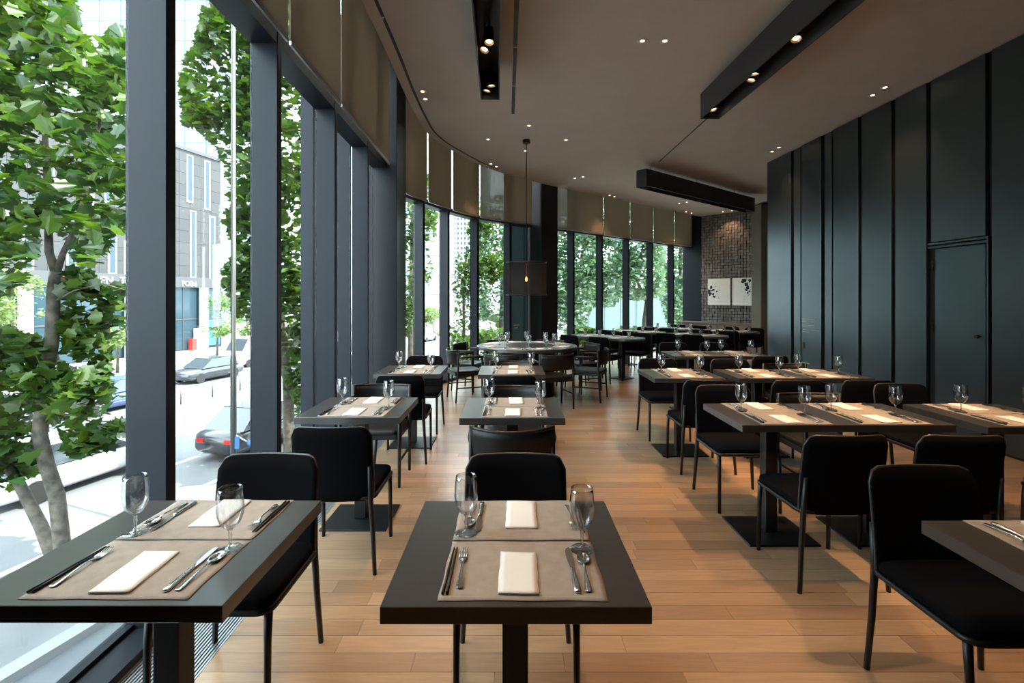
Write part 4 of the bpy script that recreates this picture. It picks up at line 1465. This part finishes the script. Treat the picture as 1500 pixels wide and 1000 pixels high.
# lamp pole with a blue sign
pp = pix(342, 600, 10.7)
lp = thing('street_pole', 'grey steel street pole with a small blue sign', 'pole', (pp.x, pp.y, GZ))
put(MB().tube([(0, 0, 0), (0, 0, 4.2), (0, 0, 4.25), (0, 0, 12)], [0.065, 0.062, 0.052, 0.042], 14), 'shaft', M['pole'], lp)
z_ = pix(0, 648, 10.7).z - GZ
put(MB().box(0.06, 0.15, -0.06, -0.03, z_ - 0.12, z_ + 0.14), 'blue_sign', M['blue'], lp)
put(MB().tube([(0.05, 0, z_ + 0.16), (0.30, 0, z_ + 0.02)], 0.018, 6), 'arm', M['white'], lp)
put(MB().lathe([(0.0, -0.07), (0.07, -0.06), (0.10, 0.0), (0.07, 0.04), (0.0, 0.06)], 16, 0.40, 0, z_), 'round_mirror', M['blue'], lp)  # small round blue mirror at the end of the arm

# ------------------------------------------------------------------ trees
half = [(0, 0), (0.30, -0.06), (0.34, 0.14), (0.56, 0.30), (0.40, 0.42), (0.40, 0.68), (0.20, 0.68), (0, 1.0)]
LV = [(x, y - 0.4, 0.22 * abs(x) - 0.25 * (y - 0.4) ** 2) for x, y in half] + [(-x, y - 0.4, 0.22 * abs(x) - 0.25 * (y - 0.4) ** 2) for x, y in half[1:-1]]
LF = [(0, 1, 2, 3, 4, 5, 6, 7), (0, 7, 13, 12, 11, 10, 9, 8)]
SV = [(0, -0.5, 0), (0.32, 0, 0.1), (0, 0.5, -0.05), (-0.32, 0, 0.1)]
SF = [(0, 1, 2), (0, 2, 3)]
leaf_me = MB().add(LV, LF).mesh('leaf', M['leaf'])
def in_poly(px, py, poly):
    r = np.zeros(len(px), bool)
    n = len(poly)
    for i in range(n):
        x0, y0 = poly[i]
        x1, y1 = poly[(i + 1) % n]
        c = ((y0 > py) != (y1 > py)) & (px < (x1 - x0) * (py - y0) / ((y1 - y0) if y1 != y0 else 1e-9) + x0)
        r ^= c
    return r
def spread_in(poly, n, d0, d1, seed, lumps=0):
    """points filling the crown volume whose outline, seen from the room, is the polygon"""
    g = np.random.default_rng(seed)
    P = np.array(poly, float)
    out = np.zeros((0, 3))
    if lumps:
        cx = g.uniform(P[:, 0].min(), P[:, 0].max(), lumps)
        cyy = g.uniform(P[:, 1].min(), P[:, 1].max(), lumps)
        cd_ = g.uniform(d0, d1, lumps)
    while len(out) < n:
        m = n * 3
        if lumps:
            k = g.integers(0, lumps, m)
            sg = (P[:, 0].max() - P[:, 0].min() + P[:, 1].max() - P[:, 1].min()) / 2 / math.sqrt(lumps) * 0.42
            x = cx[k] + g.normal(0, sg, m)
            y = cyy[k] + g.normal(0, sg * 0.8, m)
            d = cd_[k] + g.normal(0, (d1 - d0) * 0.12, m)
        else:
            x = g.uniform(P[:, 0].min(), P[:, 0].max(), m)
            y = g.uniform(P[:, 1].min(), P[:, 1].max(), m)
            d = g.uniform(d0, d1, m)
        ok = in_poly(x, y, poly) & (d > d0) & (d < d1)
        x, y, d = x[ok], y[ok], d[ok]
        out = np.vstack([out, np.stack([(x - 750) / F * d, d, EYE + (HZ - y) / F * d], 1)])
    return out[:n]
def leaf_rot(n, g, droop=0.75):
    """random leaf attitudes, mostly facing the sky"""
    az = g.uniform(0, 2 * PI, n)
    tilt = np.abs(g.normal(0.0, droop, n))
    tz = g.uniform(0, 2 * PI, n)
    ca, sa, ct, st, cz, sz = np.cos(az), np.sin(az), np.cos(tilt), np.sin(tilt), np.cos(tz), np.sin(tz)
    z = np.zeros(n)
    o = np.ones(n)
    A = np.stack([np.stack([ca, -sa, z], 1), np.stack([sa, ca, z], 1), np.stack([z, z, o], 1)], 1)
    B = np.stack([np.stack([o, z, z], 1), np.stack([z, ct, -st], 1), np.stack([z, st, ct], 1)], 1)
    C = np.stack([np.stack([cz, -sz, z], 1), np.stack([sz, cz, z], 1), np.stack([z, z, o], 1)], 1)
    return A @ B @ C
def leaf_cloud(pts, size, seed, m, simple=True, name='foliage'):
    g = np.random.default_rng(seed)
    n = len(pts)
    V0 = np.array(SV if simple else LV)
    F0 = SF if simple else LF
    Rm = leaf_rot(n, g)
    sz = size * g.uniform(0.65, 1.25, n)
    V = np.einsum('nij,kj->nki', Rm, V0) * sz[:, None, None] + pts[:, None, :]
    me = bpy.data.meshes.new(name)
    k = len(V0)
    V = V.reshape(-1, 3)
    me.vertices.add(len(V))
    me.vertices.foreach_set('co', V.ravel())
    lens = [len(f) for f in F0]
    tot = sum(lens)
    base = np.concatenate([np.array(f) for f in F0])
    idx = (base[None, :] + (np.arange(n) * k)[:, None]).ravel()
    me.loops.add(len(idx))
    me.loops.foreach_set('vertex_index', idx.astype(np.int32))
    ls = np.tile(np.array(lens), n)
    st = np.concatenate([[0], np.cumsum(ls)[:-1]])
    me.polygons.add(len(ls))
    me.polygons.foreach_set('loop_start', st.astype(np.int32))
    me.polygons.foreach_set('loop_total', ls.astype(np.int32))
    me.update(calc_edges=True)
    me.validate()
    me.materials.append(m)
    return me
def branch(pxs, d, r0, r1):
    """limb through pixel points at depth d (or per-point depth)"""
    pts = [pix(p[0], p[1], p[2] if len(p) > 2 else d) for p in pxs]
    return pts, list(np.linspace(r0, r1, len(pts)))
def tree(label, limbs, clouds, size, m, cat='tree', name='plane_tree', near=0, simple=True, seed=1, group='street trees'):
    t = thing(name, label, cat, (0, 0, 0), 0, group)
    for i, (pts, rad) in enumerate(limbs):
        put(MB().tube(pts, rad, 9), 'trunk' if i == 0 else 'branch', M['bark'], t)
    pts = np.vstack([spread_in(*c, seed=seed * 17 + i, lumps=l) for i, (c, l) in enumerate(clouds)])
    if near:
        px = pts[:, 0] / pts[:, 1] * F + 750
        vis = np.where((px > -5) & (px < 460), pts[:, 1], 1e3 + pts[:, 1])
        order = np.argsort(vis)
        g = np.random.default_rng(seed + 5)
        Rm = leaf_rot(near, g)
        for k, i in enumerate(order[:near]):
            o = link('leaf', leaf_me, t)
            s_ = size * g.uniform(0.75, 1.2)
            mw = Matrix(Rm[k].tolist()).to_4x4()
            o.matrix_world = Matrix.Translation(pts[i]) @ mw @ Matrix.Scale(s_, 4)
        pts = pts[order[near:]]
    f = link('foliage', leaf_cloud(pts, size, seed + 3, m, simple), t)
    tag(f, kind='stuff')
    return t

# the plane tree right outside the front window
U = [(-320, -420), (95, -420), (104, 0), (112, 42), (140, 66), (160, 48), (180, 42), (197, 66), (225, 180), (205, 325), (165, 350), (140, 385), (112, 395), (100, 350), (60, 330), (44, 400), (0, 440), (-320, 470)]
MM = [(86, 400), (128, 398), (150, 420), (196, 418), (180, 470), (160, 520), (150, 560), (120, 590), (88, 570)]
LL = [(-220, 470), (0, 478), (62, 500), (100, 540), (150, 545), (176, 580), (156, 618), (98, 640), (60, 640), (50, 690), (28, 716), (-220, 740)]
LR = [(100, 630), (150, 628), (196, 616), (196, 628), (150, 640), (168, 658), (150, 666), (98, 672)]
limbs = [branch([(98, 886), (94, 840), (90, 790), (83, 725), (68, 680), (58, 635), (64, 570), (76, 500), (78, 430), (82, 398)], 8.8, 0.135, 0.095),
         branch([(92, 884, 8.85), (80, 820, 8.9), (60, 770, 8.95), (24, 700, 9.1), (-20, 640, 9.2), (-60, 540, 9.3)], 9.0, 0.13, 0.06),
         branch([(82, 400), (72, 370), (70, 300), (66, 200), (60, 60), (50, -150)], 8.8, 0.075, 0.02),
         branch([(82, 402), (92, 372), (112, 330), (130, 260), (150, 160), (160, 60)], 8.8, 0.06, 0.015),
         branch([(82, 440, 8.7), (110, 425, 8.5), (150, 415, 8.3), (185, 425, 8.2)], 8.5, 0.02, 0.006),
         branch([(62, 600, 8.7), (110, 610, 8.5), (150, 622, 8.3), (195, 622, 8.2)], 8.5, 0.022, 0.006)]
tree('tall plane tree with mottled trunks right outside the front window', limbs,
     [((U, 5200, 7.2, 11.0), 130), ((U, 4600, 7.0, 11.0), 0), ((MM, 520, 8.0, 9.8), 16), ((LL, 2300, 7.8, 10.2), 34), ((LR, 230, 8.2, 9.0), 8)], 0.27, M['leafs'], near=300, simple=False, seed=3)
B_ = [(302, -160), (470, -160), (470, 480), (415, 482), (372, 474), (348, 462), (330, 420), (322, 396), (348, 372), (330, 330), (336, 262), (316, 214), (296, 196), (268, 178), (264, 90), (286, 70), (300, 12)]
B2 = [(414, 476), (470, 470), (470, 640), (440, 636), (416, 560)]
limbs = [branch([(424, 700), (424, 640), (422, 560), (410, 470), (402, 380), (400, 200), (395, 0), (390, -120)], 15.0, 0.19, 0.05),
         branch([(404, 390), (385, 320), (352, 230), (315, 120)], 15.0, 0.06, 0.015), branch([(402, 330), (430, 260), (445, 160)], 15.0, 0.05, 0.015)]
tree('leafy plane tree seen through the second window', limbs, [((B_, 6500, 13.0, 17.5), 130), ((B_, 2600, 13.0, 17.5), 0), ((B2, 620, 13.8, 16.5), 18)], 0.255, M['leafs'], near=300, simple=False, seed=4)

C_ = [(588, 270), (640, 250), (640, 330), (630, 420), (612, 400), (610, 480), (588, 500)]
tree('plane tree behind the first curved windows', [branch([(600, 640), (602, 480), (604, 300)], 15.5, 0.13, 0.04)], [((C_, 1500, 14.0, 17.0), 14)], 0.19, M['leafs'], seed=5)
D_ = [(692, 318), (740, 300), (740, 400), (694, 440), (690, 470), (666, 462), (661, 420), (668, 370)]
D2 = [(655, 470), (692, 462), (694, 545), (656, 545)]
tree('slender young tree with a thin straight trunk outside the curve', [branch([(680, 650), (680, 520), (679, 430), (684, 360)], 17, 0.075, 0.03)],
     [((D_, 2000, 16.0, 18.5), 16), ((D2, 420, 16, 18), 8)], 0.19, M['leafs'], seed=6)
E_ = [(690, 290), (788, 280), (788, 460), (760, 470), (692, 468), (686, 400)]
tree('broad dark tree filling the window beside the grey panel', [branch([(735, 580), (735, 470), (738, 330)], 24.2, 0.2, 0.08)], [((E_, 5500, 22.3, 26.0), 40), ((E_, 3000, 22.3, 26.0), 0)], 0.22, M['leafhaze'], seed=7)
def rtree(label, cx, d, hw, seed, m='leafhaze', y1=485, lean=0):
    """broad crown behind the rear windows"""
    poly = [(cx - hw * 0.8, 270), (cx + hw * 0.8, 262), (cx + hw, 330), (cx + hw * 0.9, 430), (cx + hw * 0.4, y1), (cx - hw * 0.5, y1), (cx - hw, 430), (cx - hw, 330)]
    tree(label, [branch([(cx, 436 + F * 5.53 / d), (cx + lean, 470), (cx + 2 * lean, 400), (cx, 320)], d, 0.2, 0.06),
                 branch([(cx + lean, 440), (cx - hw * 0.5, 380), (cx - hw * 0.7, 330)], d, 0.07, 0.02), branch([(cx + lean, 430), (cx + hw * 0.5, 370), (cx + hw * 0.7, 320)], d, 0.07, 0.02)],
         [((poly, 5200, d - 1.9, d + 1.9), 60), ((poly, 2600, d - 1.9, d + 1.9), 0)], 0.24, M[m], seed=seed)
rtree('broad hazy blue-green tree just past the black column', 838, 20, 40, 8)
rtree('dense hazy blue-green tree behind the wide blind window', 885, 25.5, 33, 9, y1=450, lean=-6)
rtree('hazy blue-green tree with a leaning trunk behind the rear windows', 938, 20.5, 38, 10, y1=440, lean=8)
rtree('bright-tipped tree behind the last window', 997, 25.5, 33, 12)
rtree('shaded tree glimpsed through the panel gap of the curve', 790, 30, 30, 13)

def small_tree(label, cx, cyp, hw, hh, d, n, seed, m='leafpale', size=0.3):
    poly = [(cx + hw * math.cos(a) * random.uniform(0.8, 1.1), cyp + hh * math.sin(a) * random.uniform(0.8, 1.1)) for a in np.linspace(0, 2 * PI, 11)[:-1]]
    yb = HZ + F * (EYE - GZ) / d
    tree(label, [branch([(cx, yb), (cx + 1, cyp + hh * 0.7), (cx, cyp)], d, 0.11, 0.05)], [((poly, n, d - 2, d + 2), 10)], size, M[m], name='pavement_tree', seed=seed, group='small trees on the far pavement')
small_tree('pale sunlit tree across the street behind the plane trunk', 20, 435, 60, 50, 30, 2400, 21)
small_tree('pale tree across the street, left of the first mullion', 172, 478, 40, 34, 36, 1400, 22)
small_tree('small tree in front of the pale column across the street', 318, 462, 32, 36, 46, 1300, 23, 'shrub')
small_tree('small tree beside the street pole, far pavement', 362, 466, 26, 30, 52, 1100, 24, 'shrub')
small_tree('tree on the far pavement seen past the second mullion', 436, 452, 22, 40, 55, 1200, 25, 'leafs')
small_tree('tree hiding the foot of the glass block', 634, 470, 22, 22, 70, 900, 26, 'leafpale', 0.4)
def hedge(label, poly, n, d0, d1, seed, m='shrub', size=0.2):
    h = thing('shrub_bed', label, 'shrubs', (0, 0, 0), 0, 'planting outside')
    f = link('foliage', leaf_cloud(spread_in(poly, n, d0, d1, seed, lumps=24), size, seed, M[m]), h)
    tag(f, kind='stuff')
    c = np.array(poly).mean(0)
    st = MB()
    for k in range(5):
        q = pix(c[0] + (k - 2) * 8, c[1], (d0 + d1) / 2)
        st.tube([(q.x, q.y, GZ), (q.x + 0.1, q.y, q.z)], [0.04, 0.015], 5)
    tag(put(st, 'stems', M['bark'], h), kind='stuff')
hedge('pale flowering shrubs below the slender young tree', [(655, 500), (745, 476), (760, 520), (745, 575), (655, 575)], 4000, 19.2, 21.6, 31)
hedge('light green shrubs under the broad dark tree', [(690, 470), (745, 455), (800, 470), (800, 505), (690, 510)], 2600, 26.3, 27.3, 32, 'leafpale', 0.24)
hedge('shrubs outside the far curved windows', [(815, 480), (1010, 478), (1010, 520), (815, 530)], 3300, 16.4, 17.6, 33, 'shrub', 0.24)

# ------------------------------------------------------------------ office block across the street
OB = thing('office_building', 'grey clad office block with narrow white-framed windows and shop signs', 'building', (-47, 0, GZ), math.atan2(RD.y, RD.x))
A0, A1 = 26.0, 57.2
put(MB().box(A0 - 40, A1, 0.12, 22, 0, 21), 'core', M['bldgdark'], OB)
pw_, ph_ = 1.3, 1.21
pan = MB().box(0.012, pw_ - 0.012, 0.0, 0.1, 0.012, ph_ - 0.012).mesh('cladding_panel', M['bldg'])
k = 0
for i in range(24):
    for j in range(11):
        link('cladding_panel', pan, OB, (A0 + i * pw_, 0.0, 7.7 + j * ph_))
put(MB().box(A0, A1, -0.25, 0.12, 6.6, 7.7), 'fascia', M['bldgdark'], OB)
put(MB().box(A0, A1, -0.15, 0.3, 20.95, 21.3), 'parapet', M['bldgdark'], OB)
wins = [(53.6, 7.6, 14.8), (56.0, 7.5, 14.6), (53.2, 15.6, 20.6), (55.4, 15.2, 20.6), (46.7, 7.6, 10.8), (45.3, 7.6, 11.3), (50.6, 8.2, 13.5), (49.0, 14.0, 19.5), (48.2, 8.5, 12.0),
        (43.4, 9.8, 14.5), (42.0, 7.6, 10.4), (40.4, 12.0, 17.5), (39.0, 7.6, 11.0), (37.2, 10.0, 15.5), (35.2, 7.6, 12.0), (33.0, 12, 18), (31.0, 7.6, 12.5), (45.0, 14.0, 19.8), (47.0, 13.5, 18.5)]
for a, z0, z1 in wins:
    wdt = 0.5
    t_ = 0.11
    wf = put(MB().box(a - wdt / 2 - t_, a - wdt / 2, -0.08, 0.1, z0, z1).box(a + wdt / 2, a + wdt / 2 + t_, -0.08, 0.1, z0, z1)
             .box(a - wdt / 2, a + wdt / 2, -0.08, 0.1, z0, z0 + 0.16).box(a - wdt / 2, a + wdt / 2, -0.08, 0.1, z1 - 0.12, z1), 'window', M['white'], OB)
    put(MB().box(a - wdt / 2, a + wdt / 2, -0.03, 0.02, z0 + 0.16, z1 - 0.12), 'glazing', M['blueglass'], wf)
for i in range(13):
    a = A0 + 0.1 + i * 2.4
    sf = put(MB().box(a, a + 2.3, 0.02, 0.11, 0.1, 6.55), 'shop_pane', M['blueglass'], OB)
    put(MB().box(a + 2.3, a + 2.38, -0.05, 0.11, 0, 6.6).box(a, a + 2.3, -0.03, 0.11, 3.2, 3.35), 'frame', M['bldgdark'], sf)
for a in (54.4, 46.5, 38.5, 30.5):
    put(MB().lathe([(0.45, 0), (0.45, 6.6)], 16, a, -0.6, 0), 'pillar', M['concrete'], OB)
put(MB().box(55.2, 57.1, -0.3, 0.02, 2.3, 3.1), 'blue_sign', M['blue'], OB)
put(MB().box(55.3, 57.0, -0.12, 0.02, 0.3, 1.9), 'blue_poster', M['blue'], OB)
put(MB().box(52.9, 53.4, -0.7, -0.2, 0.0, 1.2), 'vending_box', M['red'], OB)
put(MB().box(53.5, 54.0, -0.7, -0.2, 0.0, 2.3), 'white_box', M['white'], OB)
def sign(txt, a, z, size, m):
    me = text_mesh(txt, size, m, 0.04)
    o = link('lettering', me, OB, (a, -0.30, z))
    o.rotation_euler = (PI / 2, 0, 0)
    return o
sign('AMEREN  TER', 41.6, 6.75, 0.95, M['white'])
put(MB().box(40.9, 41.5, -0.33, -0.25, 6.75, 7.5), 'red_emblem', M['red'], OB)
sign('LLYS CO', 45.9, 6.75, 0.62, M['white'])
sign('FOBd', 52.0, 6.75, 0.75, M['white'])

# distant towers
def grid_tower(name, label, x0, x1, y0, depth, z1, m, line_m, sx, sz, cat='building', face=0.12):
    t = thing(name, label, cat)
    put(MB().box(x0, x1, y0, y0 + depth, GZ, z1), 'body', m, t)
    mb = MB()
    n = int((x1 - x0) / sx)
    for i in range(n + 1):
        mb.box(x0 + i * sx - face / 2, x0 + i * sx + face / 2, y0 - 0.12, y0, GZ, z1)
    z = GZ
    while z < z1:
        mb.box(x0, x1, y0 - 0.10, y0, z, z + face)
        z += sz
    # side facing the street
    n = int(depth / sx)
    for i in range(n + 1):
        mb.box(x1, x1 + 0.12, y0 + i * sx - face / 2, y0 + i * sx + face / 2, GZ, z1)
    z = GZ
    while z < z1:
        mb.box(x1, x1 + 0.1, y0, y0 + depth, z, z + face)
        z += sz
    tag(put(mb, 'facade_grid', line_m, t), kind='stuff')
    return t
grid_tower('glass_tower', 'tall pale blue glass tower rising behind the office block', -98, -60, 96, 30, 95, M['paletower'], M['towerline'], 4.2, 4.0, face=0.16)
wt = thing('apartment_tower', 'white tower with a grid of small square windows', 'building')
put(MB().box(-21, -7, 140, 160, GZ, 62), 'body', M['stonewhite'], wt)
wm = MB()
for i in range(14):
    for j in range(44):
        wm.box(-20.6 + i * 0.98, -20.6 + i * 0.98 + 0.5, 139.96, 140, 0 + j * 1.4, 0.75 + j * 1.4)
tag(put(wm, 'window', M['blueglass'], wt), kind='stuff')
gb = thing('banded_office', 'pale office block with horizontal glass bands', 'building')
put(MB().box(-19, -11.2, 78, 95, GZ, 40), 'body', M['stonewhite'], gb)
for j in range(13):
    z0 = -1 + j * 3.1
    put(MB().box(-18.8, -11.4, 77.9, 78.0, z0, z0 + 1.5), 'window_band', M['paletower'], gb)
M['teal'] = mat('teal_glass', (0.07, 0.13, 0.13), 0.15, spec=0.7)
M['greystone'] = mat('grey_stone', (0.22, 0.23, 0.22), 0.8)
lb = thing('low_pavilion', 'low white and teal glass building behind the rear trees', 'building')
put(MB().box(7.0, 20.0, 46, 56, GZ, 2.4), 'body', M['teal'], lb)
put(MB().box(6.5, 20.5, 45.2, 56.5, 2.4, 3.3), 'roof_slab', M['greystone'], lb)
put(MB().box(6.8, 20.2, 45.6, 46, GZ, -1.6), 'base_wall', M['greystone'], lb)
for i in range(9):
    put(MB().box(7.2 + i * 1.5, 7.3 + i * 1.5, 45.9, 46.0, -1.6, 2.4), 'window_mullion', M['towerline'], lb)

# ------------------------------------------------------------------ vehicles
def car_parts(m, L=4.5, W=1.8, Hh=1.45, van=False):
    def loft(secs):
        mb = MB()
        vs, fs = [], []
        n = len(secs[0])
        for s in secs:
            vs += s
        for i in range(len(secs) - 1):
            for k in range(n):
                fs.append((i * n + k, i * n + (k + 1) % n, (i + 1) * n + (k + 1) % n, (i + 1) * n + k))
        fs += [tuple(range(n - 1, -1, -1)), tuple(range((len(secs) - 1) * n, len(secs) * n))]
        return mb.add(vs, fs, True)
    def sec(x, w, zb, zt):
        c = 0.12
        return [(x, -w + c, zb), (x, w - c, zb), (x, w, zb + c), (x, w, zt - c), (x, w - c * 1.4, zt), (x, -w + c * 1.4, zt), (x, -w, zt - c), (x, -w, zb + c)]
    w_ = W / 2
    belt = Hh * (0.62 if not van else 0.55)
    body = loft([sec(-L / 2, w_ * 0.86, 0.35, belt * 0.85), sec(-L / 2 + 0.15, w_ * 0.97, 0.24, belt), sec(-L * 0.2, w_, 0.2, belt), sec(L * 0.2, w_, 0.2, belt),
                 sec(L / 2 - 0.2, w_ * 0.96, 0.24, belt * (0.9 if not van else 1)), sec(L / 2, w_ * 0.84, 0.34, belt * 0.75)])
    if van:
        cab = [(-L / 2 + 0.08, 0.95, belt), (-L / 2 + 0.14, 0.92, Hh), (L * 0.28, 0.92, Hh), (L / 2 - 0.45, 0.93, belt)]
    else:
        cab = [(-L / 2 + 0.35, 0.93, belt), (-L * 0.26, 0.78, Hh), (L * 0.08, 0.78, Hh), (L * 0.27, 0.93, belt)]
    def cabin(k, zoff):
        vs = []
        for x, s, z in cab:
            vs += [(x, -w_ * s * k, z + zoff * (z > belt)), (x, w_ * s * k, z + zoff * (z > belt))]
        return MB().add(vs, [(0, 1, 3, 2), (2, 3, 5, 4), (4, 5, 7, 6), (0, 2, 4, 6), (1, 7, 5, 3)])
    wheels = []
    for x in (-L * 0.3, L * 0.31):
        for s in (-1, 1):
            wheels.append(MB().tube([(x, s * (w_ - 0.2), 0.32), (x, s * (w_ + 0.01), 0.32)], 0.32, 18, smooth=False).mesh('wheel', M['tyre']))
    roof = MB().box(cab[1][0], cab[2][0], -w_ * 0.78, w_ * 0.78, Hh, Hh + 0.025)
    parts = [('body', body.mesh('body', m), []), ('cabin_glass', cabin(1, 0).mesh('cabin_glass', M['carglass'] if not van else m), [('roof', roof.mesh('roof', m))])]
    parts += [('wheel', x, []) for x in wheels]
    for s in (-1, 1):
        parts.append(('tail_light', MB().box(-L / 2 - 0.015, -L / 2 + 0.05, s * w_ * 0.62 - 0.14, s * w_ * 0.62 + 0.14, belt * 0.66, belt * 0.80).mesh('tail_light', M['taillight']), []))
    if van:
        parts.append(('windscreen', MB().add([(L * 0.29, -0.8, Hh - 0.06), (L * 0.29, 0.8, Hh - 0.06), (L / 2 - 0.44, 0.82, belt + 0.06), (L / 2 - 0.44, -0.82, belt + 0.06)], [(0, 3, 2, 1)]).mesh('windscreen', M['carglass']), []))
    return parts
ra = math.atan2(RD.y, RD.x)
def vehicle(label, m, s, d, rot=0.0, **k):
    p = S(s, d)
    Proto('car' if not k.get('van') else 'delivery_van', 'car' if not k.get('van') else 'van', car_parts(M[m], **k)).place(label, (p.x, p.y, GZ + 0.022), ra + rot, 'vehicles on the road')
vehicle('dark car with red tail lights near the street pole', 'cardark', -14.0, 18.5, L=4.6, Hh=1.6)
vehicle('white delivery van behind the street pole', 'carwhite', -31.5, 40.5, PI, van=True, L=5.2, W=1.9, Hh=2.3)
vehicle('dark car on the far lane beyond the guard rail', 'cardark', -28.8, 33.0, PI)
vehicle('blue car beyond the plane tree', 'carblue', -26.0, 24.5, PI)
vehicle('white car low on the road behind the plane trunks', 'carwhite', -16.8, 14.5)
vehicle('silver car far down the road, curved windows', 'carsilver', -26.6, 62)
vehicle('dark car just past the second mullion', 'cardark', -20.5, 36)
